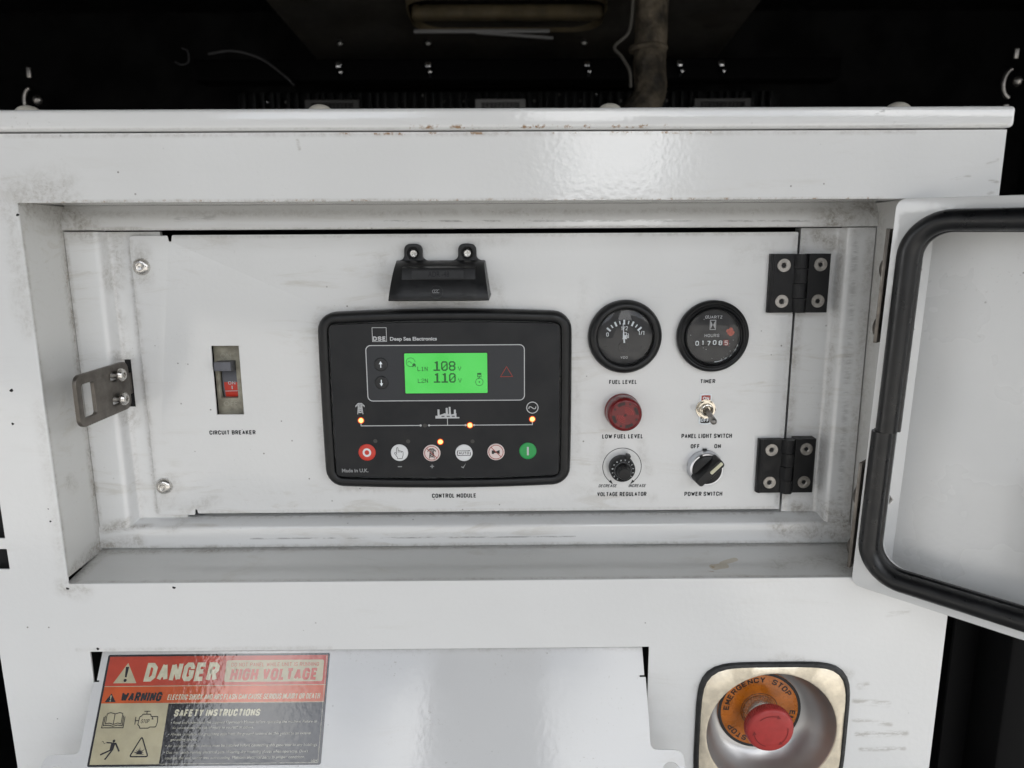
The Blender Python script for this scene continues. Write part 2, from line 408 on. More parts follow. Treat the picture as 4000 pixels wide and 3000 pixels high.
def hexr(r):   # hexagon radius by angle, r across corners/2
    return lambda a: r*math.cos(math.pi/6)/math.cos((a % (math.pi/3)) - math.pi/6)
def crossr(L, wd):
    def f(a):
        a = a % (math.pi/2); best = 0
        for b in (0, math.pi/2):
            d = a-b; c_, s_ = math.cos(d), abs(math.sin(d))
            if c_ > 0: best = max(best, min(L/c_, wd/s_ if s_ > 1e-6 else 1e9))
        return best
    return f
def button_bolt(r, hgt, sock, depth):
    prof = [(r*.98, 0), (r, .3)]
    for k in range(1, 7):
        a = k/6*math.pi/2; rr = sock+ .35 + (r-sock-.35)*math.cos(a*.98); prof.append((rr, .3+(hgt-.3)*math.sin(a)))
    prof += [(sock*1.04, hgt), (hexr(sock), hgt-.15), (hexr(sock), hgt-depth), (.15, hgt-depth-.5)]
    return lathe(prof, 48, 38)
def csk_screw(r, sock):
    return lathe([(r, 0), (r, 1.0), (r*.96, 1.25), (sock*1.25, 1.25), (sock*1.08, 1.05), (hexr(sock), .8), (hexr(sock), -1.6), (.15, -2.1)], 48, 30)
def phillips(r, hgt):
    return lathe([(r*.97, 0), (r, .3), (r*.9, hgt*.75), (r*.72, hgt), (crossr(r*.62, r*.19), hgt), (crossr(r*.55, r*.15), hgt-1.3), (.05, hgt-1.7)], 96, 35)
def dome(r, hgt, k=6): return lathe([(r, 0)] + [(r*math.cos(math.pi/2*i/k)*(.995) + .02, hgt*math.sin(math.pi/2*i/k)) for i in range(k+1)], 40, 60)

# ------------------------------------------------------------------ materials
RE = dict(streak=.5, dirt=.5, spots=.5)
m_face = white_paint('white_paint_front',
    grime=[g_(-364, 0, 36, -330, 0, 40, 26, .55), g_(-366, 0, 30, -366, 0, -60, 16, .30), g_(-364, 0, -274, -352, 0, -277, 14, .55),
           g_(-366, 0, -120, -364, 0, -270, 10, .22), g_(-350, 0, 33, 280, 0, 32, 3.2, .55), g_(-364, 0, 80, 300, 0, 80, 3, .4),
           g_(-362, 0, -331, -150, 0, -331, 3, .3), g_(232, 0, -343, 160, 0, -372, 7, .40), g_(232, 0, -343, 290, 0, -360, 7, .4)],
    scuffs=[g_(297, -1, -386, 326, -1, -389, 4.5, .55), g_(300, -1, -372, 306, -1, -371, 5, .5), g_(298, -1, -404, 330, -1, -409, 3.5, .55),
            g_(302, -1, -418, 344, -1, -418, 4.5, .6), g_(306, -1, -433, 344, -1, -433, 3.5, .6), g_(318, -1, -305, 334, -1, -302, 4, .3),
            g_(331, -1, 46, 345, -1, 49, 2.0, .9), g_(333, -1, 28, 350, -1, 31, 2.2, .9), g_(360, -1, 36, 366, -1, 38, 2.2, .9),
            g_(356, -1, 57, 364, -1, 60, 2.0, .8), g_(360, -1, 46, 366, -1, 44, 2.2, .8), g_(118, -1, 78, 121, -1, 60, 1.4, .9), g_(128, -1, 66, 133, -1, 42, 1.2, .9), g_(-152, -1, 76, -151, -1, 70, 2.2, .9)],
    rust=[g_(-120, 0, 80.5, 150, 0, 80.5, 1.8, .9), g_(-350, 0, 33.5, 270, 0, 33, 1.6, .7)], streak=.16, dirt=.22, spots=.75, scuff_col=(.20, .175, .135))
m_lid = white_paint('white_paint_lid', rust=[g_(-70, -4, 84, 130, -4, 84, 2.6, 1)], grime=[g_(-364, -4, 83, 365, -4, 83, 2.2, .45)],
    scuffs=[g_(268, -4, 91, 274, -4, 94, 1.6, .9), g_(292, -4, 96, 297, -4, 97, 1.2, .7)], streak=.2, dirt=.3)
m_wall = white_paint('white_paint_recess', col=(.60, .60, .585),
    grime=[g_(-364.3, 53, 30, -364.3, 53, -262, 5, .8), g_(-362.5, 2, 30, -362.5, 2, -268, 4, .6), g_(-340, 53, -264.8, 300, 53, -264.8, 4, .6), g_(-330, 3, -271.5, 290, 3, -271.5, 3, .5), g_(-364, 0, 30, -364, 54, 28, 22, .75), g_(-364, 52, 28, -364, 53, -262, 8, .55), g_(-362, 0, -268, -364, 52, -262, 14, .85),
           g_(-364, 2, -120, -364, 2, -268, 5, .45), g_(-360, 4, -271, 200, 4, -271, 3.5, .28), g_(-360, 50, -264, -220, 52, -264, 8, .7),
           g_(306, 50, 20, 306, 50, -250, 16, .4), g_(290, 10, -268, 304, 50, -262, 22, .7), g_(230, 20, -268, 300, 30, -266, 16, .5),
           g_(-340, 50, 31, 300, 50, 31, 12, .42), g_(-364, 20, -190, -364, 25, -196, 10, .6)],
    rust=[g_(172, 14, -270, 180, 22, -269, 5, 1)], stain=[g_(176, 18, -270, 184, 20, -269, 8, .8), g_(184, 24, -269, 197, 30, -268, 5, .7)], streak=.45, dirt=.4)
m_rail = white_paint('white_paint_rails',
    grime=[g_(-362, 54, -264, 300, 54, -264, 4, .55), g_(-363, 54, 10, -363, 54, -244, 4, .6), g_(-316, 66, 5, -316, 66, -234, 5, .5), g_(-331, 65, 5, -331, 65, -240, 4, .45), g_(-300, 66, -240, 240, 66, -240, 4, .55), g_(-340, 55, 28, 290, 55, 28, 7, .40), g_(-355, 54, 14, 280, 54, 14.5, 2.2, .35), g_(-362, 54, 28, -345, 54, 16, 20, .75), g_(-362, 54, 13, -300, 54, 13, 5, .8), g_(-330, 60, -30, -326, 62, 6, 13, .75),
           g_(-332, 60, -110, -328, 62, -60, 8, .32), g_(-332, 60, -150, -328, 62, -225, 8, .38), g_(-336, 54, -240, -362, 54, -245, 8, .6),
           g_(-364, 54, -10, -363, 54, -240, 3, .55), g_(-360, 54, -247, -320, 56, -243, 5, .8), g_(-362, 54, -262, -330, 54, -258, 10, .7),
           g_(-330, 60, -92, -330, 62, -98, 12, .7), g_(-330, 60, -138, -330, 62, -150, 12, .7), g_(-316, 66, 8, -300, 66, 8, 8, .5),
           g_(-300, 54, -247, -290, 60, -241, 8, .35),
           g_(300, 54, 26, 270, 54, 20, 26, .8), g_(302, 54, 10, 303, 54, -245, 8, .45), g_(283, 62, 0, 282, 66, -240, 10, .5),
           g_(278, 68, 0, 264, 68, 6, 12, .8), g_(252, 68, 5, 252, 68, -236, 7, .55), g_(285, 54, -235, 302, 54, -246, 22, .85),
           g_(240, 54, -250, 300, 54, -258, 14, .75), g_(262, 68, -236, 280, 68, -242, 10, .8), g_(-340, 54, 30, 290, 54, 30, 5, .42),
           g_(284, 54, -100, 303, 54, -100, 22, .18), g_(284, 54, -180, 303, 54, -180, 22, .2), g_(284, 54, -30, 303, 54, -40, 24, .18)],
    scuffs=[g_(-100, 54, 20, 250, 54, 18.5, 1.3, .55), g_(-230, 53.5, -256, 60, 53.5, -256.5, 1.2, .55), g_(-60, 54, 26, 200, 54, 24, .8, .5),
            g_(290, 54, 0, 296, 54, -240, 5, .28), g_(-270, 54, 22, -240, 54, 24, 4, .3)], **RE)
m_panel = white_paint('white_paint_panel',
    grime=[g_(-313, 62, 5, -314, 62, -232, 4, .4), g_(-276, 62, 8.5, 240, 62, 8.5, 3, .35), g_(-270, 62, -234, 240, 62, -234, 3, .3), g_(-306, 62, -16, -306, 62, -17, 13, .6), g_(-306, 62, -209, -306, 62, -210, 13, .6), g_(243, 62, 5, 243, 62, -230, 4, .35), g_(-100, 62, -48, -10, 62, -48, 5, .35), g_(60, 62, -60, 62, 62, -180, 5, .25), g_(-306, 60, -26, -306, 60, -5, 14, .55), g_(-306, 60, -222, -300, 60, -206, 14, .5), g_(-290, 60, -232, -262, 60, -222, 10, .4),
           g_(-312, 60, -40, -313, 60, -200, 6, .2), g_(-102, 60, -40, -105, 60, -10, 10, .28), g_(-20, 60, -52, -160, 60, -52, 4, .45),
           g_(-161, 60, -60, -163, 60, -190, 8, .38), g_(-150, 60, -213, -90, 60, -214, 7, .35), g_(-100, 60, -5, 0, 60, 4, 8, .25),
           g_(-10, 60, -30, -4, 60, -50, 10, .30), g_(86, 60, -172, 80, 60, -205, 8, .30), g_(118, 60, -172, 126, 60, -200, 8, .30),
           g_(60, 60, -215, 130, 60, -224, 9, .22), g_(64, 60, -90, 66, 60, -30, 8, .15), g_(196, 60, -10, 225, 60, -5, 14, .22)], streak=.45, dirt=.38, spots=.7)
m_door = white_paint('white_paint_door', col=(.70, .705, .70), streak=.22, dirt=.3,
    grime=[g_(300, -30, -250, 330, -50, -262, 16, .4), g_(325, -50, -250, 360, -80, -262, 8, .45), g_(289, 0, 30, 284, 0, -270, 3, .3)])
m_door_in = white_paint('white_paint_door_inside', col=(.70, .705, .70), streak=.25, dirt=.3, rough=.32, grime=[g_(296, 12, -252, 330, -24, -256, 12, .5), g_(318, -10, -246, 348, -40, -250, 9, .45)], scuffs=[g_(330, -20, -150, 334, -24, -156, 4, .6), g_(352, -44, -190, 356, -48, -196, 5, .6), g_(300, 8, -200, 306, 2, -206, 5, .4)])
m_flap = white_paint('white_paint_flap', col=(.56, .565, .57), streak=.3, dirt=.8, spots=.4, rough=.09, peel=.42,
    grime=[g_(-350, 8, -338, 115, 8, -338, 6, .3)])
m_blackpl = simple('black_plastic', (.006, .0063, .007), .36, spec=.4, bump=(900, .25, .0003), var=.25, vscale=90)
m_blackmat = simple('black_plastic_matt', (.014, .0145, .0155), .50, bump=(1400, .3, .0002), var=.15)
m_hinge = simple('black_cast_hinge', (.0028, .003, .0038), .42, spec=.32, bump=(1100, .25, .0002), var=.3)
m_face_mod = simple('dark_grey_membrane', (.0115, .0122, .0138), .5, spec=.35, bump=(2600, .25, .0001), var=.05, vscale=20)
m_face_in = simple('slate_display_area', (.019, .0215, .026), .45, bump=(2600, .2, .0001))
m_print = simple('light_grey_print', (.50, .51, .52), .5)
m_print_dim = simple('grey_print', (.26, .265, .27), .5)
m_ink = simple('dark_lettering', (.012, .015, .017), .55, var=.3, vscale=300)
m_white = simple('white_print', (.80, .85, .88), .4)
m_red = simple('red_print', (.36, .035, .02), .4)
m_redbtn = simple('red_button_film', (.56, .04, .022), .34)
m_greenbtn = simple('green_button_film', (.018, .32, .075), .34)
m_whitebtn = simple('white_button_film', (.70, .71, .72), .32, var=.05, vscale=80)
m_pinkring = simple('white_button_film_red_edge', (.72, .62, .60), .34)
m_outline_red = simple('red_outline_print', (.36, .05, .03), .4)
_t = NT('lit_green_display'); _n = _t.mix(_t.ramp(_t.noise(28, 2), .3, .7), (.10, .80, .13), (.062, .72, .085)); _t.l(_n, _t.b.inputs['Emission Color']); _t.b.inputs['Emission Strength'].default_value = .215
_t.b.inputs['Base Color'].default_value = (.02, .10, .02, 1); _t.b.inputs['Roughness'].default_value = .25; m_lcd = _t.m
m_lcdink = simple('dark_green_display_segments', (.004, .035, .008), .4, emit=((.008, .10, .016), .2))
m_led = simple('lit_amber_lamp', (.9, .5, .1), .3, emit=((1.0, .80, .22), .55))
m_ledhalo = simple('red_lamp_halo', (.5, .04, .01), .3, emit=((1.0, .07, .0), .30))
m_leddark = simple('unlit_lamp', (.040, .038, .036), .35)
m_steel = simple('stainless_steel', (.62, .60, .57), .24, 1.0, var=.15, vscale=200)
m_steel_d = simple('brushed_steel', (.32, .305, .285), .38, 1.0, var=.2, vscale=160, bump=(700, .15, .0002))
m_screw = simple('zinc_screw', (.66, .65, .62), .30, 1.0, var=.12, vscale=300)
m_latch = simple('dull_steel_plate', (.17, .155, .138), .42, 1.0, var=.16, vscale=90, bump=(500, .12, .0003))
m_nickel = simple('nickel_plated', (.72, .66, .56), .16, 1.0)
m_chrome = simple('satin_chrome', (.62, .63, .66), .28, 1.0)
m_alu = simple('warm_aluminium', (.80, .73, .60), .42, 1.0, var=.10, vscale=120, bump=(380, .25, .0004))
m_alubowl = simple('spun_aluminium_bowl', (.47, .465, .46), .36, 1.0)
m_rubber = simple('black_rubber', (.0045, .0048, .0055), .33, bump=(160, .2, .0006), var=.3, vscale=50)
m_rubber_b = simple('worn_black_rubber', (.013, .0135, .014), .55, bump=(400, .4, .0006), var=.5, vscale=120)
m_orange = simple('orange_legend_plate', (.44, .125, .010), .28, var=.22, vscale=60)
m_blackprint = simple('black_print', (.010, .011, .012), .4)
m_redcap = simple('red_mushroom_cap', (.36, .030, .027), .45, var=.08, vscale=120)
m_darkred = simple('dark_red_plastic', (.19, .012, .012), .35)
t = NT('red_lens_plastic'); t.b.inputs['Base Color'].default_value = (.15, .0055, .0075, 1); t.b.inputs['Roughness'].default_value = .22
t.b.inputs['Transmission Weight'].default_value = .0; t.b.inputs['Subsurface Weight'].default_value = .0; m_lens = t.m
m_lensdark = simple('dark_red_opening', (.018, .001, .0015), .3)
t = NT('clear_glass'); t.t.nodes.remove(t.b)
_tr = t.n('BsdfTransparent'); _gl = t.n('BsdfGlossy'); _gl.inputs['Roughness'].default_value = .03
_fr = t.n('Fresnel'); _fr.inputs['IOR'].default_value = 1.45; _mx = t.n('MixShader')
t.l(_fr.outputs[0], _mx.inputs[0]); t.l(_tr.outputs[0], _mx.inputs[1]); t.l(_gl.outputs[0], _mx.inputs[2])
t.l(_mx.outputs[0], t.t.nodes['Material Output'].inputs['Surface']); m_glass = t.m
m_dial = simple('charcoal_dial', (.012, .012, .0135), .5, var=.1)
m_beige = simple('aged_beige_bakelite', (.33, .31, .245), .5, var=.28, vscale=120, bump=(300, .15, .0004))
m_greytog = simple('grey_plastic', (.115, .118, .135), .45, var=.12, vscale=100)
m_cream = simple('cream_inlay', (.62, .60, .44), .45, var=.1)
m_black = simple('unlit_black_interior', (.004, .004, .0045), .8)

# sticker print colours
m_l_red = simple('sticker_red', (.38, .042, .020), .09, bump=(240, .15, .0005), spec=.8, coat=.5, var=.15, vscale=30)
m_l_org = simple('sticker_orange', (.44, .070, .012), .09, bump=(240, .15, .0005), spec=.8, coat=.5, var=.15, vscale=30)
m_l_tan = simple('sticker_yellowed_white', (.38, .345, .23), .15, coat=.5, spec=.8, bump=(240, .15, .0005), var=.10, vscale=60)
m_l_blk = simple('sticker_black', (.013, .0135, .018), .09, bump=(240, .15, .0005), spec=.8, coat=.5, var=.3, vscale=50)
m_l_txt = simple('sticker_small_print', (.42, .41, .34), .15, coat=.5, spec=.8, bump=(240, .15, .0005), var=.35, vscale=300)
m_l_wht = simple('sticker_cream_lettering', (.48, .46, .34), .15, coat=.5, spec=.8, bump=(240, .15, .0005), var=.12, vscale=200)

# ------------------------------------------------------------------ setting: dark machine room behind, ground around, with added unseen light blockers
m_room = simple('black_foam_lining', (.0016, .0017, .002), .8, var=.12, vscale=3, spec=.2)
m_ceil = simple('dusty_brown_lining', (.016, .0135, .010), .8, var=.35, vscale=5)
m_ground = simple('concrete_ground', (.20, .195, .185), .85, var=.25, vscale=2)
Z0, Z1 = -1250, 640
struct('wall_back', box(-1500, 1500, -1640, -1600, Z0, Z1), m_room)
struct('wall_left', box(-1540, -1500, -1600, -10, Z0, Z1), m_room)
struct('wall_right', box(1500, 1540, -1600, -10, Z0, Z1), m_room)
struct('floor', box(-1500, 1500, -1600, 40, Z0-40, Z0), m_room)
struct('roof', box(-1540, 1540, -1640, 960, Z1, Z1+40), m_room)  # front overhang, out of view, added to block high skylight
m_block = simple('reflection_block_grey', (.05, .052, .055), .8, var=.2, vscale=1)
def block_behind(az0, az1, dist, el):  # dark blocks added unseen behind the camera to shape reflections and light
    x0, x1 = math.tan(R(az0))*dist, math.tan(R(az1))*dist; zt = math.tan(R(el))*dist*1000
    struct('reflection_block', box(x0*1000, x1*1000, dist*1000, dist*1000+2500, Z0-50, zt), m_block)
block_behind(-72, -35, 6.0, 48); block_behind(-34.5, 4.3, 16.0, 11); block_behind(-7.5, 3.6, 9.0, 52); block_behind(4.6, 15.4, 30.0, 3.6); block_behind(15.8, 58, 14.0, 13)  # tall middle block stands in for the viewer's dark reflection
gp = struct('ground', mesh([(-60000, -60000, Z0-60), (60000, -60000, Z0-60), (60000, 60000, Z0-60), (-60000, 60000, Z0-60)], [(0, 1, 2, 3)]), m_ground)

# ================================================================== CABINET
cab = thing('generator_cabinet', 'white painted steel generator cabinet with a recessed instrument bay and overhanging lid', 'cabinet', (0, 0, 0))
RX0, RX1, RZ0, RZ1 = -362, 307, -271.5, 32.6
part('front_sheet', plate([rect(-427, -620, 368.3, 81.6), rounded(rect(RX0, RZ0, RX1, RZ1), .8, 3),
    rect(-351.4, -560, 118.2, -333), circ(226, -413.5, 57.5, 64),
    rounded(rect(-424, -231.2, -408, -150), .6, 2), rounded(rect(-424, -258.1, -408, -240.5), .6, 2)], -2, 0, .35), m_face, cab)
part('side_sheet', box(366.0, 368.2, -420, -2.1, -620, 81), m_face, cab)
part('side_sheet', box(-427, -424.9, -420, -2.1, -620, 81), m_face, cab)
part('side_flange', box(368.6, 371.4, -26, -5, -560, 80.5, .4), m_face, cab)
# lid with rounded front edge and end corner
lid = part('lid', box(-470, 371, -430, 4, 82.5, 97.6, 3.2, 4, 50), m_lid, cab)
b0 = part('bolt', dome(9.6, 7.0), simple('cream_painted_bolt', (.58, .55, .48), .35, var=.1), lid, (-357.4, 20, 97.5), Euler((R(-90), 0, 0)))
for x in (-139.2, 78.7, 296.6): again(b0, lid, (x, 20, 97.5), b0.rotation_euler)
# recess walls (folded inward from the front sheet)
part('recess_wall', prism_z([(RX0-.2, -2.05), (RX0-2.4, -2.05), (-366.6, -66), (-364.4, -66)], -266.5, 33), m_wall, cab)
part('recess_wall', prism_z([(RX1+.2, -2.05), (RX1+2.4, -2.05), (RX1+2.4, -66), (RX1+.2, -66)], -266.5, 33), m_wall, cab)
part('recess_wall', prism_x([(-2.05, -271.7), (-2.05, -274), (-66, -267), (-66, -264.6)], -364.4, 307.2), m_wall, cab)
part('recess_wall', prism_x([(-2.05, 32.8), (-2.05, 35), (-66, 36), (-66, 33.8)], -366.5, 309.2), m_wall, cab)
part('bay_shade_sheet', box(-364, 307, -140, -118, -266, 34), m_black, cab)  # black sheet so the gaps round the panel look unlit
# folded frame round the instrument panel
def soft(poly, r): return rounded(poly, r, 5)
part('top_rail', prism_x(soft([(-61, 33.6), (-54.5, 24), (-53.6, 13.6), (-66, 13.6), (-72, 33.6)], [0, 14, 2.2, 0, 0]), -364.1, 307), m_rail, cab)
part('bottom_rail', prism_x(soft([(-53.6, -265.0), (-53.6, -245.2), (-66.5, -240.0), (-90, -240.0), (-90, -265.0)], [2.0, 3.2, 3, 0, 0]), -364.1, 307), m_rail, cab)
part('left_rail', prism_z(soft([(-364, -54.6), (-337, -54.0), (-332.6, -66), (-290, -66), (-290, -70), (-364, -70)], [1.5, 5, 4, 0, 0, 0]), -245.6, 12.6), m_rail, cab)
part('right_rail', prism_z(soft([(306.6, -54.2), (284, -54.2), (280.5, -68), (249.4, -68), (249.4, -80), (306.6, -80)], [1.5, 5, 4, 0, 0, 0]), -245.6, 12.9), m_rail, cab)
part('latch_slot', flat([rect(-332.4, -137.2, -325.8, -95.3)], -65.8), m_black, cab)
# drilled holes and paint chips
for x, z, r in ((-385.6, -108.8, 1.5), (-388.4, -135.6, 1.1), (-275.7, -275.5, 1.5), (-369.8, -206.3, .6), (-369.4, -216.9, .9), (-344.5, -330.2, 1.3), (-363, -275.5, 1.4), (-362.6, 24, 1.3)):
    part('drill_hole', flat([[(x + r*(1+.25*math.sin(3*a+x))*math.cos(a), z + r*(.8+.2*math.cos(2*a+z))*math.sin(a)) for a in [i*math.pi/6 for i in range(12)]]], .06), m_black, cab)

# ================================================================== INSTRUMENT PANEL
pan = thing('instrument_panel', 'flat white steel instrument panel with black captions, bolted into the cabinet recess', 'panel', (-35, 62, -236))
LX, LZ = 35, 236
def sh(loop, dx=LX, dz=LZ): return [(x+dx, z+dz) for x, z in loop]
out = [(-314.6, -236.8), (-281.5, -236.8), (-280.9, -231.6), (-279.4, -231.6), (-278.8, -235.4), (245.2, -235.4), (245.2, 9.8), (-278.6, 9.8), (-279.6, 4.6), (-281.6, 4.6), (-282.6, 9.4), (-314.6, 9.4)]
out = rounded(out, [4, 1, .4, .4, 1.5, 1, 1, 1.5, .4, .4, 1, 4], 4)
part('panel_sheet', plate([sh(out), sh(rect(-254, -144, -230.5, -83.6))], -2, 0, .7, 40, 3), m_panel, pan)
part('folded_edge', box(-276+LX, 244.6+LX, -16, -2.05, 7.2+LZ, 9.2+LZ), m_panel, pan)
part('folded_edge', box(-276+LX, 244.6+LX, -16, -2.05, -234.8+LZ, -232.8+LZ), m_panel, pan)
part('folded_edge', box(242.8+LX, 244.7+LX, -3.9, -2.05, -232.6+LZ, 7.0+LZ), m_panel, pan)
bb = button_bolt(7.2, 4.4, 2.9, 2.2)
bo = part('bolt', bb, m_steel, pan, (-306+LX, 0, -16+LZ), Euler((0, R(18), 0))); again(bo, pan, (-306+LX, 0, -209+LZ), Euler((0, R(5), 0)))
def cap(s, x0, x1, z1, z0, bold=.036, shear=0.0): part('lettering', bold_text(s, x0+LX, x1+LX, z0+LZ, z1+LZ, .09, .20 if shear else .25, shear), m_ink, pan)
cap('CIRCUIT BREAKER', -261.8, -221.4, -158.2, -162.2)
cap('CONTROL MODULE', -68, -28.4, -218, -222.2)
cap('FUEL LEVEL', 88.8, 113, -115.4, -119.2); cap('TIMER', 168.2, 181.4, -115.3, -119.0)
cap('LOW FUEL LEVEL', 83.7, 119.8, -164.2, -168.3); cap('PANEL LIGHT SWITCH', 153.9, 198.6, -164.3, -168.5)
cap('OFF', 162.5, 170.4, -173.8, -177.8); cap('ON', 183.4, 189.3, -173.9, -177.8)
cap('DECREASE', 81.2, 97.3, -210.5, -213.4, .024, .25); cap('INCREASE', 108.1, 123.4, -210.5, -213.5, .024, .25)
cap('VOLTAGE REGULATOR', 80.3, 124.5, -217.8, -221.9); cap('POWER SWITCH', 158.7, 192.8, -218.1, -222.3)
ax_, az_ = 101.9+LX, -194.2+LZ
part('turning_arrow', join2([strip(arc(ax_, az_, 17.2, -57, 237, 60), .62, False, .09),
    poly2([(ax_-11.4, az_-15.9), (ax_-8.0, az_-14.3), (ax_-7.9, az_-15.8), (ax_-8.7, az_-17.9)][:1] + [(ax_-10.6, az_-13.2), (ax_-8.2, az_-17.6)] , .095) if False else poly2([(ax_-11.6, az_-13.9), (ax_-9.6, az_-12.2), (ax_-7.6, az_-16.6)], .095),
    poly2([(ax_+11.6, az_-13.9), (ax_+9.6, az_-12.2), (ax_+7.6, az_-16.6)], .095)]), m_ink, pan)

# ================================================================== CONTROL MODULE
mo = thing('control_module', 'black generator control module with a lit green display and round buttons', 'control module', (-52.5, 62, -131.5))
mx, mz = -52.5, -131.5
def L(x, z): return (x-mx, z-mz)
def bow(x0, x1, z0, z1, bz, bx, r, n=14):
    """rounded rectangle with slightly bowed sides"""
    cx, cz = (x0+x1)/2, (z0+z1)/2; o = []
    base = rrect(x0, z0, x1, z1, r, 6); dense = []
    for i, p in enumerate(base):
        q = base[(i+1) % len(base)]; d = math.dist(p, q); k = max(1, int(d/12))
        dense += [(p[0]+(q[0]-p[0])*j/k, p[1]+(q[1]-p[1])*j/k) for j in range(k)]
    for x, z in dense:
        u, v = (x-cx)/((x1-x0)/2), (z-cz)/((z1-z0)/2)
        o.append((x + bx*(1-v*v)*u, z + bz*(1-u*u)*v))
    return o
def ringloft(sections, smooth=40, cap_last=False):
    """sections: list of (loop, h) with equal point counts"""
    n = len(sections[0][0]); vs, fs = [], []
    for lp, h in sections: vs += [(x, -h, z) for x, z in lp]
    for s in range(len(sections)-1):
        for i in range(n): k = (i+1) % n; fs.append((s*n+i, s*n+k, (s+1)*n+k, (s+1)*n+i))
    if cap_last: fs.append(tuple(range((len(sections)-1)*n, len(sections)*n)))
    return mesh(vs, fs, smooth)
def B(ins, r): return bow(-107.5+ins, 107.5-ins, -76.2+ins, 76.2-ins, 2.9, .6, r)
def scale_loop(lp, a): return lp
base = B(0, 15)
def inset(lp, d):
    out = []
    n = len(lp)
    for i in range(n):
        p, a, b = Vector(lp[i]), Vector(lp[i-1]), Vector(lp[(i+1) % n])
        t = (b-a).normalized(); out.append(tuple(p + Vector((-t.y, t.x))*d))
    return out
bez = [(base, 0), (base, 5.5), (inset(base, .9), 8.2), (inset(base, 2.6), 10.2), (inset(base, 4.8), 10.9), (inset(base, 7.4), 10.6), (inset(base, 8.8), 9.6), (inset(base, 9.4), 8.0)]
part('bezel', ringloft(bez, 50), m_blackpl, mo)
facel = bow(-97.4, 97.4, -66.4, 66.4, 2.0, 0, 4.0)
part('front_face', plate([facel], 6.4, 10.0, .3), m_face_mod, mo)
H0 = 10.06
fr = sh(rrect(-119.4, -130.6, 14.8, -82.6, 4.2), -mx, -mz)
part('display_surround', flat([fr], H0+.02), m_face_in, mo)
part('display_outline', join2([strip(fr, .75, True, H0+.09)]), m_print, mo)
# maker's mark
part('logo', join2([strip(sh(rect(-113.4, -79.2, -101.5, -67.5), -mx, -mz), .45, True, H0+.05)]), m_print, mo)
part('lettering', bold_text('DSE', -112.9-mx, -102.0-mx, -78.6-mz, -74.9-mz, H0+.06, .24), m_print, mo)
part('lettering', text('Deep Sea Electronics', -98.6-mx, -59.1-mx, -79.6-mz, -75.4-mz, H0+.06, .03), m_print, mo)
part('lettering', text('Made in U.K.', -145-mx, -121.8-mx, -194.4-mz, -191.0-mz, H0+.06, .03), m_print_dim, mo)
# display
part('display_frame', plate([sh(rrect(-88.3, -125.3, -15.8, -88.4, 1.0), -mx, -mz)], H0-.5, H0+.14), m_blackprint, mo)
scr = part('screen', flat([sh(rrect(-87.1, -124.1, -16.8, -89.5, .8), -mx, -mz)], H0+.22), m_lcd, mo, label='lit green display showing two voltage readings')
D1 = ["....###...", "..#####...", "..#####...", ".....##...", ".....##...", ".....##...", ".....##...", ".....##...", ".....##...", ".....##...", ".....##...", ".....##...", "##########", "##########"]
D1 = [r.replace('.....##', '....###') for r in D1]
D0 = ["..######..", ".########.", "###....###", "##......##", "##.....###", "##....####", "##...##.##", "##..##..##", "##.##...##", "####....##", "###.....##", "###....###", ".########.", "..######.."]
D8 = ["..######..", ".########.", "###....###", "##......##", "##......##", "###....###", ".########.", ".########.", "###....###", "##......##", "##......##", "###....###", ".########.", "..######.."]
SM = {'L': ["#....", "#....", "#....", "#....", "#....", "#....", "#####"], '1': ["..#..", ".##..", "..#..", "..#..", "..#..", "..#..", ".###."],
      'N': ["#...#", "##..#", "##..#", "#.#.#", "#..##", "#..##", "#...#"], '2': [".###.", "#...#", "....#", "..##.", ".#...", "#....", "#####"],
      'V': ["#...#", "#...#", "#...#", ".#.#.", ".#.#.", "..#..", "..#.."]}
def big(s, x, z1, name='digit'):
    for ch in s:
        part(name, join2(bitmap({'1': D1, '0': D0, '8': D8}[ch], x-mx, z1-mz, .565, .59, H0+.30)), m_lcdink, scr); x += 6.55
def small(s, x, z1, px=.5):
    for ch in s:
        part('character', join2(bitmap(SM[ch], x-mx, z1-mz, px, .53, H0+.30)), m_lcdink, scr); x += px*6.1
for nm in ('screen',): pass
big('108', -62.6, -96.4); big('110', -62.6, -106.7)
small('L1N', -76.2, -101.0); small('L2N', -76.2, -111.3); small('V', -41.6, -101.0); small('V', -41.5, -111.3)
icx, icz = L(-81.8, -97.1)
part('symbol', join2([strip(arc(icx, icz, 3.8, -20+20, 300, 30), .42, False, H0+.30), strip(spline([(icx-2.6, icz-.4, 0), (icx-1.3, icz+1.0, 0), (icx, icz-.1, 0), (icx+1.2, icz-1.0, 0)], 5) and [(p[0], p[1]) for p in spline([(icx-2.6, icz-.4, 0), (icx-1.3, icz+1.0, 0), (icx, icz-.1, 0), (icx+1.2, icz-1.0, 0)], 5)], .42, False, H0+.305),
    poly2([(icx+1.0, icz-2.4), (icx+2.8, icz-.6), (icx+4.6, icz-2.4)], H0+.32), poly2(rect(icx+1.5, icz-4.3, icx+2.3, icz-2.4), H0+.325), poly2(rect(icx+3.3, icz-4.3, icx+4.1, icz-2.4), H0+.325), poly2(rect(icx+1.5, icz-3.2, icx+4.1, icz-2.4), H0+.33)]), m_lcdink, scr)
px_, pz_ = L(-23.7, -114.5)
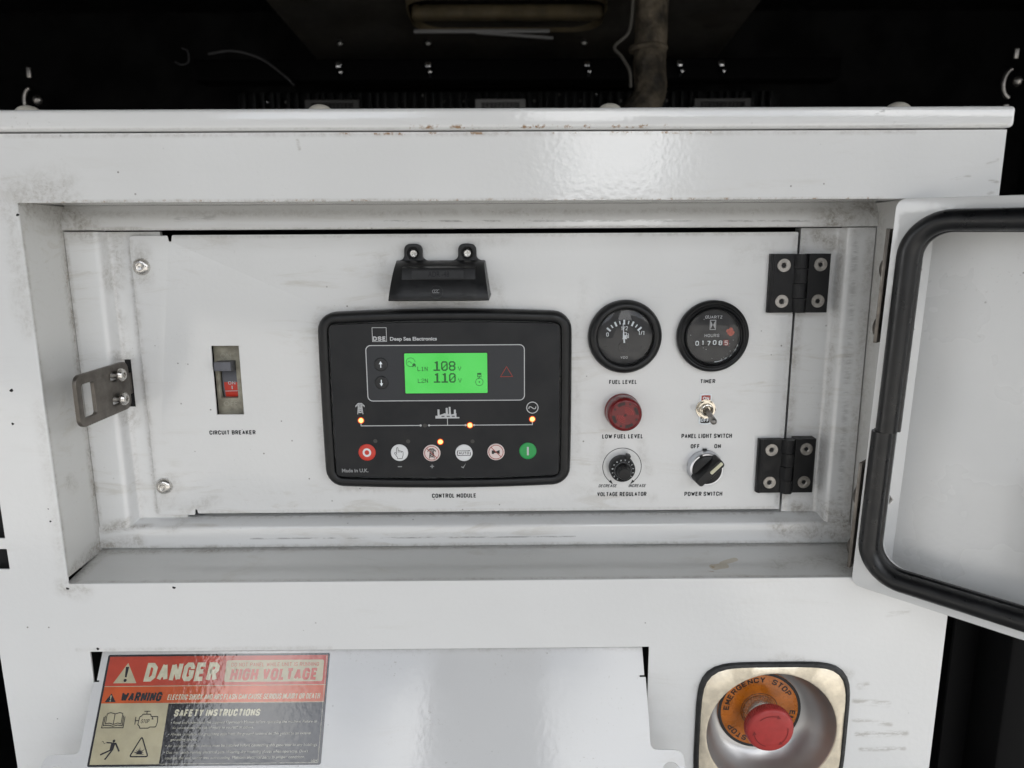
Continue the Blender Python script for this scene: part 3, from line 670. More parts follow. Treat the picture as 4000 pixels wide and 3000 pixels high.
part('symbol', join2([strip(circ(px_, pz_, 3.2, 24), .42, True, H0+.30), poly2(rect(px_-.7, pz_-.25, px_+.7, pz_+.25), H0+.31), poly2(rect(px_-.25, pz_-.7, px_+.25, pz_+.7), H0+.315),
    strip(rect(px_-1.5, pz_+4.4, px_+1.5, pz_+7.6), .5, True, H0+.30), poly2(rect(px_-1.2, pz_+6.2, px_+1.2, pz_+7.4), H0+.32), poly2(rect(px_-.8, pz_+4.9, px_+.8, pz_+5.4), H0+.32), strip([(px_+.1, pz_+4.2), (px_-.5, pz_+3.2), (px_-1.0, pz_+2.6)], .7, False, H0+.32)]), m_lcdink, scr)
# alarm triangle
tx, tz = L(-.4, -101.4)
part('alarm_symbol', join2([strip([(tx, tz), (tx-5.2, tz-8.7), (tx+5.2, tz-8.7)], .55, True, H0+.09)]), m_red, mo)
# scroll buttons
for zz, up in ((-98.9, 1), (-114.6, -1)):
    cx, cz = L(-107.2, zz)
    b = part('scroll_button', lathe([(5.9, H0-.3), (5.7, H0+.5), (5.0, H0+.9), (3.5, H0+.7), (.1, H0+.6)], 40, 50), m_blackmat, mo, (cx, 0, cz))
    part('arrow', join2([strip([(0, -2.6*up), (0, .6*up)], .75, False, H0+.95), poly2([(-1.5, .4*up), (1.5, .4*up), (0, 3.0*up)], H0+.955)]), m_white, b)
# mimic diagram
def pylon(cx, cz, k, h, mat, parent, wd=.5):
    def q(x, z): return (cx+x*k, cz+z*k)
    ln = [[q(-2.1, -4.9), q(-1.35, 2.6), q(-1.35, 4.0)], [q(2.1, -4.9), q(1.35, 2.6), q(1.35, 4.0)], [q(-1.4, 4.0), q(1.4, 4.0)],
          [q(-1.4, 4.0), q(-3.3, 2.1), q(-3.3, 1.0)], [q(1.4, 4.0), q(3.3, 2.1), q(3.3, 1.0)], [q(-3.3, 2.1), q(3.3, 2.1)],
          [q(-1.4, 4.0), q(0, 2.9), q(1.4, 4.0)], [q(-1.45, 1.2), q(1.45, 1.2)], [q(-1.45, 1.1), q(0, .1), q(1.5, 1.1)], [q(-1.6, -.2), q(1.6, -.2)],
          [q(-1.6, -.3), q(0, -1.6), q(1.6, -.3)], [q(-1.75, -1.8), q(1.75, -1.8)], [q(-1.75, -1.9), q(0, -3.4), q(1.75, -1.9)], [q(-1.9, -3.5), q(1.9, -3.5)]]
    return part('pylon_symbol', strokes(ln, wd*k, h), mat, parent)
def pad(cx, cz): return part('mimic_button', lathe([(6.3, H0-.3), (6.2, H0+.35), (5.6, H0+.6), (5.0, H0+.5), (.1, H0+.48)], 40, 50), m_face_mod, mo, (*L(cx, 0)[:1], 0, L(0, cz)[1]))
pb = pad(-126.4, -137.1); pylon(0, .3, 1.08, H0+.7, m_print, pb, .55)
gb = pad(21.6, -137.2)
part('wave_symbol', join2([strip(circ(0, 0, 4.9, 40), .72, True, H0+.68), strip([(p[0], p[1]) for p in spline([(-3.1, -1.0, 0), (-2.6, .6, 0), (-1.4, .7, 0), (0, -.2, 0), (1.4, -1.0, 0), (2.7, -.6, 0), (3.0, .9, 0)], 6)], .68, False, H0+.68)]), m_print, gb)
def P2(*pts): return [L(*p) for p in pts]
part('mimic_line', join2([strip(P2((-126.4, -150.0), (-126.4, -152.5), (-75, -152.5)), .72, False, H0+.05), poly2(circ(*L(-75, -152.5), .92, 20), H0+.055)]), m_print, mo)
part('mimic_line', join2([strip(P2((-67.7, -152.5), (-36.1, -152.5)), .72, False, H0+.05), poly2(circ(*L(-67.7, -152.5), .92, 20), H0+.055), poly2(circ(*L(-36.1, -152.5), .92, 20), H0+.055), strip(P2((-51.7, -152.2), (-51.7, -146)), .6, False, H0+.06)]), m_print, mo)
part('mimic_line', join2([strip(P2((-28.8, -152.5), (21.6, -152.5), (21.6, -149.6)), .72, False, H0+.05), poly2(circ(*L(-28.8, -152.5), .92, 20), H0+.055)]), m_print, mo)
fac = P2((-62, -146.4), (-41.4, -146.4), (-41.4, -145.2), (-43.9, -145.2), (-43.9, -141.9), (-44.3, -141.9), (-44.3, -138.7), (-46.0, -138.7), (-46.0, -142.4), (-48.4, -143.0), (-48.6, -141.9), (-48.9, -136.2), (-50.4, -136.2), (-50.4, -142.4), (-51.2, -142.6), (-51.4, -137.1), (-53.0, -137.1), (-53.0, -142.0), (-54.0, -141.8), (-57.9, -143.2), (-58.4, -143.3), (-58.4, -138.4), (-60.1, -138.4), (-60.1, -144.0), (-62, -144.0))
wins = [P2((x, -144.9), (x+2.6, -144.9), (x+2.6, -144.1), (x, -144.1)) for x in (-56.8, -52.3, -47.9)]
part('factory_symbol', flat([fac]+wins, H0+.08), m_print, mo)
# indicator lamps
for x, z in ((-126.3, -147.7), (-32.4, -152.6), (21.6, -147.6), (-58.3, -167.3)):
    cx, cz = L(x, z)
    o = part('indicator_lamp', lathe([(2.0, H0-.2), (1.9, H0+.25), (1.2, H0+.5), (.05, H0+.6)], 24, 60), m_led, mo, (cx, 0, cz), label='glowing amber indicator lamp')
    part('lamp_halo', lathe([(2.05, H0-.1), (2.75, H0-.1), (2.7, H0+.12), (2.02, H0+.18)], 24, 60, False), m_ledhalo, o)  # glowing ring imitates the red halo round each lit lamp
for x, z in ((-71.3, -152.6), (-114.7, -166.2), (-86.3, -166.7), (-30.4, -167.1)):
    cx, cz = L(x, z)
    part('indicator_lamp', lathe([(1.75, H0-.2), (1.7, H0+.06), (.05, H0+.1)], 24, 60), m_leddark, mo, (cx, 0, cz))
# round push buttons
def pbtn(x, z, mat, edge=None):
    cx, cz = L(x, z)
    o = part('push_button', lathe([(7.55, H0-.4), (7.45, H0+.25), (7.0, H0+.55), (5.5, H0+.62), (.05, H0+.66)], 56, 60), mat, mo, (cx, 0, cz)); return o
HB = H0+.74
o = pbtn(-122.3, -176.3, m_redbtn); part('symbol', join2([strip([(2.9*math.cos(a)*.98, 3.0*math.sin(a)) for a in [i*math.pi/20 for i in range(40)]], 1.7, True, HB)]), m_whitebtn, o)
o = pbtn(-94.1, -176.8, m_whitebtn)
hand = [(-1.9, -5.1), (-1.9, -3.9), (-4.0, -.9), (-4.3, .1), (-3.6, .5), (-2.6, -.4), (-2.4, 4.3), (-1.8, 5.0), (-1.1, 4.4), (-1.0, 2.0), (0, 2.3), (.5, 1.6), (1.3, 1.9), (1.8, 1.2), (2.7, 1.5), (3.2, .6), (3.2, -2.2), (2.4, -3.9), (2.4, -5.1)]
part('symbol', strokes([(rounded(hand, .4, 3),), [(-2.5, .2), (-2.4, -1.6)], [(-1.05, 2.1), (-1.0, .3)], [(.4, 1.7), (.4, .4)], [(1.7, 1.3), (1.7, .1)]], .42, HB), m_blackprint, o)
o = pbtn(-66.0, -177.3, m_pinkring); part('symbol_ring', join2([strip(circ(0, 0, 6.2, 48), .55, True, HB), strip([(-4.3, 4.4), (4.4, -4.3)], .62, False, HB+.12)]), m_outline_red, o); pylon(0, .1, 1.0, HB, m_blackprint, o, .58)
o = pbtn(-38.0, -177.3, m_whitebtn)
part('symbol', strokes([[(-5.6, .9), (-5.6, 1.9), (4.6, 2.0)], [(5.6, .9), (5.6, -2.1), (5.2, -2.1)], [(5.4, -2.2), (-4.6, -2.2)], [(-5.6, -2.2), (-5.6, .4)]], .5, HB), m_blackprint, o)
part('symbol', join2([poly2([(4.2, 2.6), (4.2, 1.4), (5.8, 2.0)], HB+.03), poly2([(-4.2, -2.8), (-4.2, -1.6), (-5.8, -2.2)], HB+.03), poly2([(5.0, -.6), (6.2, -.6), (5.6, -1.9)], HB+.03), poly2([(-6.2, .2), (-5.0, .2), (-5.6, 1.5)], HB+.03)]), m_blackprint, o)
part('lettering', bold_text('AUTO', -4.4, 4.4, -1.15, 1.05, HB+.02, .18), m_blackprint, o)
o = pbtn(-10.1, -176.7, m_pinkring); part('symbol_ring', join2([strip(circ(0, 0, 6.2, 48), .55, True, HB), strip([(-4.3, 4.4), (4.4, -4.3)], .62, False, HB+.12)]), m_outline_red, o)
part('horn_symbol', flat([[(-3.7, 1.6), (-1.7, 1.6), (0, .7), (3.2, 1.9), (3.2, -1.7), (0, -.7), (-1.7, -.9), (-1.7, -1.6), (-3.7, -1.6)]], HB+.05), m_blackprint, o)
o = pbtn(17.7, -176.0, m_greenbtn); part('symbol', flat([rect(-.85, -3.8, .85, 3.8)], HB), m_print, o)
# keys under the buttons
part('minus_sign', flat([sh(rrect(-96.1, -189.9, -92.4, -189.0, .3), -mx, -mz)], H0+.06), m_print_dim, mo)
part('plus_sign', join2([poly2(rect(*L(-67.7, -189.9), *L(-64.4, -189.0)), H0+.06), poly2(rect(*L(-66.5, -191.1), *L(-65.6, -187.8)), H0+.07)]), m_print_dim, mo)
part('tick_sign', flat([P2((-40.8, -190.2), (-40.1, -189.5), (-39.2, -190.3), (-36.3, -186.6), (-38.7, -191.4), (-39.2, -191.3))], H0+.06), m_print_dim, mo)

# ================================================================== PANEL LAMP (hooded, above the module)
la = thing('panel_lamp', 'black plastic hooded panel lamp held by two cross-head screws above the control module', 'lamp', (-55, 62, -26))
prof = [(5.0, 14.0), (8.5, 13.6), (13.5, 11.5), (18.5, 8.2), (23, 3.8), (26.5, -1.2), (29.2, -6.6), (31.0, -11.6), (31.8, -15.0), (31.6, -17.2), (30.4, -17.9)]
def hood():
    vs, fs = [], []
    n = len(prof)
    K = 13
    for i, (h, z) in enumerate(prof):
        hw = 36.2 + (14.0-z)/32*4.6
        rc = 3.0
        row = []
        for k in range(K):
            u = -1+2*k/(K-1); row.append((u*hw, h - (rc*max(0, (abs(u)-.9)/.1)**2), z))
        vs += [(x, -h_, z_) for x, h_, z_ in row]
    for i in range(n-1):
        for k in range(K-1): fs.append((i*K+k, i*K+k+1, (i+1)*K+k+1, (i+1)*K+k))
    # side walls down to the panel
    for k in (0, K-1):
        o = len(vs)
        for i, (h, z) in enumerate(prof):
            x = vs[i*K+k][0]; vs.append((x*1.035, -.4, min(z, 13.4) if z > -13 else -13.2 - .1*i))
        for i in range(n-1): fs.append((i*K+k, (i+1)*K+k, o+i+1, o+i))
    # underside and top
    o = len(vs)
    b = [(n-1)*K+k for k in range(K)]
    vs.append((-37, -6, -13.0)); vs.append((37, -6, -13.0)); fs.append(tuple(b + [o+1, o]))
    return mesh(vs, fs, 42)
part('hood', hood(), m_blackpl, la)
ear = lambda cx: rounded([(cx-13.5, 13.2), (cx-7.6, 15.5), (cx-7.6, 27.6), (cx+7.6, 27.6), (cx+7.6, 15.5), (cx+13.5, 13.2)], [0, 5, 7.4, 7.4, 5, 0], 7)
for cx in (-22.4, 22.5):
    part('screw_lug', plate([ear(cx), circ(cx, 19.6, 5.0, 32)], 0, 5.4, .7, 40, 3), m_blackpl, la)
    part('lug_floor', lathe([(5.2, .2), (.1, .3)], 32), m_blackmat, la, (cx, 0, 19.6))
sc_ = phillips(3.9, 2.6)
s1 = part('screw', sc_, m_screw, la, (-22.4, -.6, 19.6), Euler((0, R(4), 0))); again(s1, la, (22.5, -.6, 19.6), Euler((0, R(40), 0)))
# maker's recess on the hood: a raised box face tilted with the curve
part('nameplate_surround', prism_x(rounded([(15.8, 9.6), (23.4, 8.2), (26.6, -1.2), (20, 0)], [0, 1.2, .6, 0], 4), -29.6, 29.8), m_blackpl, la)
nslope = math.atan2(26.6-23.4, 8.2+1.2)
npl = part('nameplate', plate([rrect(-21.5, -3.4, 20.5, 3.2, 1.0)], 0, .35, .1), m_blackmat, la, (0, -25.15, 3.2), Euler((-nslope, 0, 0)))
part('lettering', text('ADR -48', -8.3, 8.6, -2.3, 2.3, .45, .0), m_hinge, npl)
cc = part('mark_disc', lathe([(5.6, 0), (5.5, .3), (5.0, .35), (4.9, .15), (.05, .15)], 32, 40), m_blackmat, la, (-1.5, -30.4, -10.8), Euler((-R(20), 0, 0)))
part('mark', strokes([arc(-1.9, .6, 1.3, 60, 300, 10), arc(-.1, .6, 1.3, 60, 300, 10), arc(1.7, .6, 1.3, 60, 300, 10)], .35, .42), m_print_dim, cc)
part('lettering', text('A072677', -3.2, 3.2, -3.6, -2.4, .42), m_hinge, cc)

# ================================================================== FUEL GAUGE
fg = thing('fuel_gauge', 'round black fuel gauge with a white needle near one half, above the FUEL LEVEL caption'.replace('FUEL LEVEL', 'fuel level'), 'gauge', (101, 62, -77.3))
part('bezel', lathe([(31.4, 0), (31.6, 3.5), (31.0, 6.0), (29.2, 8.8), (27.2, 9.8), (25.6, 9.7), (24.4, 8.6), (23.9, 6.2)], 72, 50, False), m_blackpl, fg)
di = part('dial', lathe([(24.2, 2.6), (.1, 2.6)], 64), m_dial, fg)
HD = 2.72
pv = (-.5, -5.2)
for i in range(9):
    a = 139.5 - 12.15*i; big_ = i % 2 == 0; w2 = .8 if big_ else .5; ln = 2.1 if big_ else 1.5; r = 17.6
    ca, sa = math.cos(R(a)), math.sin(R(a))
    q = lambda u, v: (pv[0]+(r+u)*ca - v*sa, pv[1]+(r+u)*sa + v*ca)
    part('scale_mark', flat([[q(-ln, -w2), q(ln, -w2), q(ln, w2), q(-ln, w2)]], HD), m_white, di)
part('lettering', bold_text('0', -15.9, -13.8, .2, 3.7, HD, .16), m_white, di)
part('lettering', bold_text('1/2', -3.3, 2.4, 5.5, 9.0, HD, .15), m_white, di)
part('lettering', bold_text('1/1', 11.6, 16.9, 1.4, 5.0, HD, .15), m_white, di)
part('pump_symbol', join2([poly2(rect(-1.7, -1.6, 1.6, 1.0), HD), strip(rect(-1.4, 1.0, 1.3, 3.4), .5, True, HD+.01), poly2(rect(-2.2, -2.1, 2.0, -1.5), HD+.01), strip([(1.5, 1.2), (2.2, 1.0), (2.3, -.9), (3.2, -.9), (3.2, 1.8), (2.4, 3.0)], .5, False, HD+.015)]), m_white, di)
part('lettering', bold_text('VDO', -3.2, 3.0, -19.0, -17.0, HD, .18), m_print, di)
part('hub', lathe([(5.0, 2.6), (4.8, 3.1), (.1, 3.2)], 40, 40), m_dial, fg, (-.5, 0, -9.2))
for sx in (-16.2, 16.0): part('dial_screw', lathe([(1.6, 2.6), (1.5, 3.0), (crossr(1.0, .3), 3.0), (crossr(.9, .25), 2.7), (.02, 2.7)], 32, 30), m_blackmat, fg, (sx, 0, -9.6))
nd = 95.2
part('needle', flat([[(pv[0]-.75, pv[1]), (pv[0]+.75, pv[1]), (pv[0]+16.9*math.cos(R(nd))+.22, pv[1]+16.9*math.sin(R(nd))), (pv[0]+16.9*math.cos(R(nd))-.22, pv[1]+16.9*math.sin(R(nd)))]], 4.2), m_white, fg)
part('glass', lathe([(23.9, 6.3), (23.0, 6.8), (19, 7.5), (14, 8.0), (7, 8.3), (.1, 8.35)], 64, 60), m_glass, fg)

# ================================================================== HOUR METER
hm = thing('hour_meter', 'round black hour meter with a counter window and red spot, above the timer caption', 'meter', (176.3, 62, -77.3))
part('bezel', lathe([(30.6, 0), (30.8, 4.2), (30.2, 5.6), (28.4, 6.6), (27.6, 6.3), (27.0, 7.0), (26.2, 7.6), (25.2, 7.2), (24.6, 6.2), (24.3, 7.4), (23.7, 7.9), (23.1, 7.4), (22.9, 5.0)], 72, 40, False), m_blackpl, hm)
di = part('dial', lathe([(23.2, 2.2), (.1, 2.2)], 64), m_dial, hm); HD = 2.32
part('lettering', bold_text('QUARTZ', -6.9, 7.8, 15.0, 17.5, HD, .17), m_print, di)
part('lettering', bold_text('HOURS', -6.8, 5.9, -.8, 1.8, HD, .17), m_print, di)
part('hourglass_symbol', join2([strip(rect(-2.4, 5.6, 2.3, 13.6), .55, True, HD), poly2([(-1.9, 13.0), (-1.9, 6.2), (-.3, 9.6)], HD+.02), poly2([(1.8, 13.0), (1.8, 6.2), (.2, 9.6)], HD+.02)]), m_print, di)
win = part('counter_window', plate([rect(-15.8, -8.4, 14.4, -3.2)], 2.2, 2.4), m_blackmat, hm)
for i, ch in enumerate('017085'):
    x = -15.4 + 5.0*i; dz = (-.4, .5, -.3, .6, 0, 0)[i]; red = i == 5
    wh = part('counter_wheel', prism_x([(2.45 + .5*math.cos(R(a)), -5.8 + 2.5*math.sin(R(a))) for a in range(-90, 91, 30)], x, x+4.5, 60), simple('red_counter_wheel', (.30, .04, .035), .5) if red else m_blackmat, win)
    part('digit', bold_text(ch, x+(1.5 if ch == '1' else .8), x+(3.1 if ch == '1' else 3.9), -7.9+dz*.6, -3.8+dz*.6, 3.05, .19), m_white if not red else m_pinkring, wh)
part('run_spot', flat([[(15.2 + 3.6*math.cos(a)*(1-.25*(math.sin(2.0*a+.5) > .75)), 3.6 + 3.7*math.sin(a)*(1-.3*(math.cos(3*a) > .8))) for a in [i*math.pi/18 for i in range(36)]]], HD), simple('faded_red_spot', (.50, .10, .06), .5, var=.2, vscale=400), di)
for k in range(16):
    a = R(random.choice([random.uniform(-75, 0), random.uniform(-160, -40), random.uniform(100, 200)])); r = random.uniform(12, 21.5)
    x, z = r*math.cos(a), r*math.sin(a); s = random.uniform(.18, .42)
    part('dust_speck', flat([[(x-s, z-s*.6), (x+s*.7, z-s*.8), (x+s, z+s*.5), (x-s*.4, z+s)]], 5.2), m_print, hm)
part('glass', lathe([(23.0, 5.0), (20, 5.15), (.1, 5.15)], 64, 40), m_glass, hm)
part('glass_crack', strokes([[(2, -22.0), (6, -21.4), (9, -20.3)], [(10.5, -19.6), (12.0, -18.2), (11.6, -19.4)], [(14.5, -17.4), (16.2, -15.9), (15.6, -17.2)], [(18.8, -12.6), (19.4, -10.9), (20.0, -12.0)], [(20.3, -9.0), (21.2, -7.2), (21.4, -8.6)]], .5, 5.25), m_white, hm)

# ================================================================== LOW FUEL BUZZER LIGHT
be = thing('warning_buzzer', 'round translucent red buzzer lamp with slots, above the low fuel level caption', 'warning light', (100.8, 62, -143))
part('base_collar', lathe([(15.5, 0), (15.5, 3.0), (15.0, 3.6), (14.4, 3.8)], 56, 40, False), m_darkred, be)
part('lens', lathe([(15.2, 3.0), (15.3, 9.5), (15.0, 13.2), (14.2, 16.2), (13.2, 17.4), (12.2, 17.6), (11.9, 17.0), (9, 17.0), (.1, 17.0)], 64, 40), m_lens, be)
for a0 in (112, 202, 292, 22):
    part('sound_slot', flat([rounded(arc(0, 0, 11.4, a0-20, a0+18, 10)+arc(0, 0, 8.8, a0+18, a0-20, 10), .0)], 17.08), m_lensdark, be)
for a0 in (68, 150, 158+92, 338): part('sound_hole', flat([circ(10.3*math.cos(R(a0)), 10.3*math.sin(R(a0)), .95, 16)], 17.1), m_lensdark, be)
for r in (2.6, 4.0, 5.4, 6.8):
    part('moulded_arc', join2([strip(arc(0, 0, r, 0, 96, 16), .5, False, 17.12)]), m_redcap, be); part('moulded_arc', join2([strip(arc(0, 0, r, 180, 270, 16), .5, False, 17.12)]), m_redcap, be)
part('centre_hole', flat([circ(0, 0, 1.0, 20)], 17.14), m_lensdark, be)

# ================================================================== TOGGLE SWITCH
to = thing('toggle_switch', 'nickel toggle switch flipped down on a small white on and off plate', 'toggle switch', (174, 62, -141.8))
pl = part('legend_plate', plate([rounded(arc(-.2, -12, 25.6, 78.5, 102, 8)+arc(-.2, 11.5, 25.6, 257.5, 281.5, 8), 0)], 0, .4, .1), m_white, to)
part('red_field', flat([arc(0, -12, 24.3, 81, 99.5, 8)+[(-4.0, 5), (3.8, 5)]], .5), m_red, pl)
part('black_field', flat([[(-4.2, -6.5), (3.8, -6.5)]+arc(-.2, 11.5, 24.4, 279.5, 261, 8)], .5), m_blackprint, pl)
part('lettering', bold_text('ON', -2.7, 2.6, 8.0, 11.0, .6, .2), m_white, pl); part('lettering', bold_text('OFF', -3.7, 3.4, -11.6, -8.6, .6, .2), m_white, pl)
part('washer', lathe([(8.6, .4), (8.5, 1.2), (4, 1.2)], 48, 30, False), m_nickel, to)
part('hexagon_nut', lathe([(hexr(8.4), 1.2), (hexr(8.4), 3.4), (7.3, 4.0), (5.6, 4.0)], 48, 20, False), m_nickel, to)
part('threaded_bushing', lathe([(5.7, 2), (5.7, 4.4), (5.3, 4.7), (5.7, 5.0), (5.3, 5.3), (5.6, 5.6), (5.1, 6.6), (4.4, 6.9), (3.7, 6.5), (3.3, 3.5), (.1, 3)], 40, 25), m_nickel, to)
part('lever', lathe([(2.0, 0), (2.15, 5), (2.4, 14), (2.75, 20), (2.85, 22.5), (2.5, 24.4), (1.5, 25.5), (.1, 25.8)], 32, 60), m_steel_d, to, (0, -3.2, .2), Euler((R(13), 0, 0)))

# ================================================================== VOLTAGE REGULATOR DIAL
po = thing('voltage_regulator_knob', 'small black turn-counting dial knob with white numbers, inside the curved arrow', 'knob', (101, 62, -194.2))
part('mount', lathe([(11.0, 0), (11.2, 2), (11.2, 9.0), (10.7, 10.0), (10.3, 10.0)], 56, 35, False), m_blackmat, po)
dd = part('number_dial', lathe([(10.6, 4), (10.6, 9.6), (10.2, 10.2), (6.0, 11.6), (.1, 11.6)], 56, 30), m_hinge, po)
for i in range(13):
    a = R(86 - 25*(i-4) + 4); ch = '65432109876543'[i] if False else str((10 + 4 - (i-0)) % 10)
    a = R(90+12 - 23*(i-6)); r = 9.0; sx, sz = r*math.cos(a), r*math.sin(a)
    me = text(ch, -.62, .62, -.95, .95, 0, .02)
    for v in me.vertices:
        x, z = v.co.x/U, v.co.z/U; rot = a-math.pi/2
        v.co = ((sx+x*math.cos(rot)-z*math.sin(rot))*U, -10.75*U, (sz+x*math.sin(rot)+z*math.cos(rot))*U)
    part('numeral', me, m_print, dd)
for i in range(40):
    a = R(9*i); r0 = 6.6 if i % 2 else 6.1
    part('tick_mark', join2([strip([(r0*math.cos(a), r0*math.sin(a)), (7.8*math.cos(a), 7.8*math.sin(a))], .22, False, 11.55)]), m_print, dd)
part('lock_tab', box(-1.9, 1.9, 3.0, 10.6, -2.2, 2.2, .6, 2), m_blackpl, po, (4.6, 0, 11.3), Euler((0, R(18), 0)))
part('grip', lathe([(lambda a: 7.2+.0*a, 11.2), (6.4, 13), (lambda a: 5.6+.12*math.cos(16*a), 14), (lambda a: 5.3+.12*math.cos(16*a), 21.4), (4.9, 22), (4.2, 22.1), (.1, 22.1)], 64, 30), m_blackpl, po)

# ================================================================== ROTARY POWER SWITCH
ro = thing('rotary_switch', 'black rotary selector switch in a chrome ring with a cream pointer turned to on', 'rotary switch', (175.4, 62, -194.8))
part('chrome_ring', lathe([(15.6, 0), (15.7, 1.2), (15.4, 1.6), (15.0, 8.6), (14.4, 9.2), (13.2, 9.2), (13.0, 7.5)], 64, 30, False), m_chrome, ro)
part('index_tab', box(-1.8, 1.8, 0, 1.6, 15.2, 17.0, .4), m_blackmat, ro, (-.5, 0, 0))
part('ring_notch', box(-1.6, 1.6, 8.0, 9.35, 13.1, 14.6, .3), m_blackmat, ro, None, Euler((0, R(-25), 0)))
kn = part('knob', lathe([(13.0, 7.0), (13.0, 9.6), (12.4, 10.8), (10, 11.6), (.1, 12.0)], 64, 40), m_blackpl, ro)
def handle():
    # tapered bar along local X, rounded ends
    def lp(hl, hw, r): return rrect(-hl, -hw, hl, hw, r, 5)
    return ringloft([(lp(14.6, 6.6, 3.0), 8.5), (lp(14.8, 6.2, 3.0), 10.5), (lp(14.6, 4.6, 2.6), 15.0), (lp(14.2, 3.9, 2.2), 19.0), (lp(13.5, 3.4, 1.9), 20.0), (lp(8, .6, .5), 20.3)], 35, True)
ha = part('handle', handle(), m_blackpl, kn, (0, 0, 0), Euler((0, R(-45), 0)))
part('pointer_inlay', plate([rrect(.2, -1.5, 13.6, 1.5, 1.0)], 19.9, 20.55, .15), m_cream, ha)

# ================================================================== CIRCUIT BREAKER
cb = thing('circuit_breaker', 'beige circuit breaker with grey handle and red on flag, behind a rectangular cutout', 'circuit breaker', (-242.3, 72, -114))
bx, bz = -242.3, -114
def cbp(x, z): return (x-bx, z-bz)
part('body', plate([sh(rrect(-256.6, -147, -226, -84.6, 1.2), -bx, -bz), sh(rect(-253.4, -131.5, -238.1, -98), -bx, -bz)], -9, 0, .6), m_beige, cb)
part('body_core', box(-256-bx, -226.5-bx, -40, -9.1, -147-bz, -85-bz), m_blackmat, cb)
part('gap_shade_sheet', box(-260-bx, -224-bx, -44, -40.5, -152-bz, -78-bz), m_black, cb)  # black sheet in place of the shade in the gap round the breaker
# rocker drum behind the window, red flag on it
dr = part('rocker', prism_x([(-8.9, -17.0)] + [(-7.6 + 5.2*math.cos(R(a)), -3.5 + 17.0*math.sin(R(a))) for a in range(-70, 71, 14)] + [(-8.9, 14)], -251.6-bx, -238.2-bx, 50), m_greytog, cb)
fl_v, fl_f = [], []
angs = list(range(-52, 1, 4))
for a in angs:
    for x in (-250.2-bx, -238.4-bx): fl_v.append((x, 7.6 - 5.34*math.cos(R(a)), -3.5 + 17.14*math.sin(R(a))))
for i in range(len(angs)-1): fl_f.append((2*i, 2*i+1, 2*i+3, 2*i+2))
part('red_flag', join2([(fl_v, fl_f)]), m_redbtn, cb)
part('lettering', bold_text('ON', -246.6-bx, -240.2-bx, -5.6, -2.6, -2.0, .2), m_print, cb, (0, -.1, 0))
part('lettering', text('I', -243.9-bx, -242.9-bx, -9.8, -6.8, -2.0, .03), m_print, cb, (0, 0, 0))
part('white_line', join2([strip([(-250.0-bx, -11.6), (-238.6-bx, -11.4)], .5, False, -2.6)]), m_print, cb)
part('handle', mesh([(x, -h, z) for x, h, z in [(-251.6-bx, -6, 16), (-239-bx, -6, 16), (-239-bx, -6, 6.5), (-251.6-bx, -6, 6.5), (-250.4-bx, 16, 17.2), (-236.4-bx, 16, 17.2), (-236.4-bx, 16, 9.6), (-250.4-bx, 16, 9.6)]],
     [(0, 1, 2, 3), (4, 5, 6, 7), (0, 1, 5, 4), (1, 2, 6, 5), (2, 3, 7, 6), (3, 0, 4, 7)]), m_greytog, cb)
part('embossed_lettering', text('ON', -250.6-bx, -241.4-bx, -96.0-bz, -91.4-bz, .12, -.008), simple('embossed_beige', (.40, .38, .31), .4), cb)
part('embossed_lettering', text('OFF', -251.2-bx, -239.2-bx, -138.6-bz, -134.4-bz, .12, -.008), bpy.data.materials['embossed_beige'], cb)

# ================================================================== HINGES
def make_hinge(label, z):
    h = thing('leaf_hinge', label, 'hinge', (246.8, 62, z), None, 'black hinges of the instrument panel')
    # local: x from -25 to 25, z from -24.6 to 24.6
    lf = [(-25, -24.6), (-5.8, -24.6), (-5.8, -12.6), (-4.6, -12.3), (-4.6, 0), (-5.8, .2), (-5.8, 24.6), (-25, 24.6)]
    part('leaf', prism_z([(-25.2, 0), (-25.2, 3.6), (-23.6, 5.8), (-22.4, 5.8), (-22.0, 5.2), (-5.0, 5.2), (-5.0, 0)], -24.6, 24.6, 25), m_hinge, h)
    part('leaf', prism_z([(7.2, -5.9), (6.8, 5.2), (24.2, 5.2), (25.0, 4.6), (25.2, -5.9)], -24.6, 24.6, 25), m_hinge, h)
    for i in range(4):
        z0 = 24.6 - 12.3*(i+1) + .22; z1 = 24.6 - 12.3*i - .22; s = .5 if i % 2 else -.3
        part('knuckle', prism_z(rounded([(-5.6+s, 0), (-5.6+s, 5.4), (-2.2+s, 10.2), (2.9+s, 10.2), (6.0+s, 6.2), (6.4+s, 0)], [0, 1.5, 1.2, 1.2, 1.5, 0], 3), z0, z1, 25), m_hinge, h)
    cs = csk_screw(5.6, 2.0)
    for k, (x, zz) in enumerate(((-14.2, 15.1), (16.4, 15.6), (-14.2, -14.9), (16.4, -14.8))):
        part('screw_seat', lathe([(6.3, 5.25), (5.9, 5.0), (5.6, 5.3)], 40, 30, False), m_hinge, h, (x, 0, zz))
        part('screw', cs, m_steel_d, h, (x, -4.7, zz), Euler((0, R(17*k), 0)))
    return h
make_hinge('upper black cast hinge beside the hour meter, four countersunk screws', -32.8)
make_hinge('lower black cast hinge beside the rotary switch, four countersunk screws', -193.2)

# ================================================================== LATCH PLATE (stands out square from the left rail)
lt = thing('latch_plate', 'dull steel latch plate with rectangular window and two bolts on the left rail', 'latch plate', (-328, 62, -116))
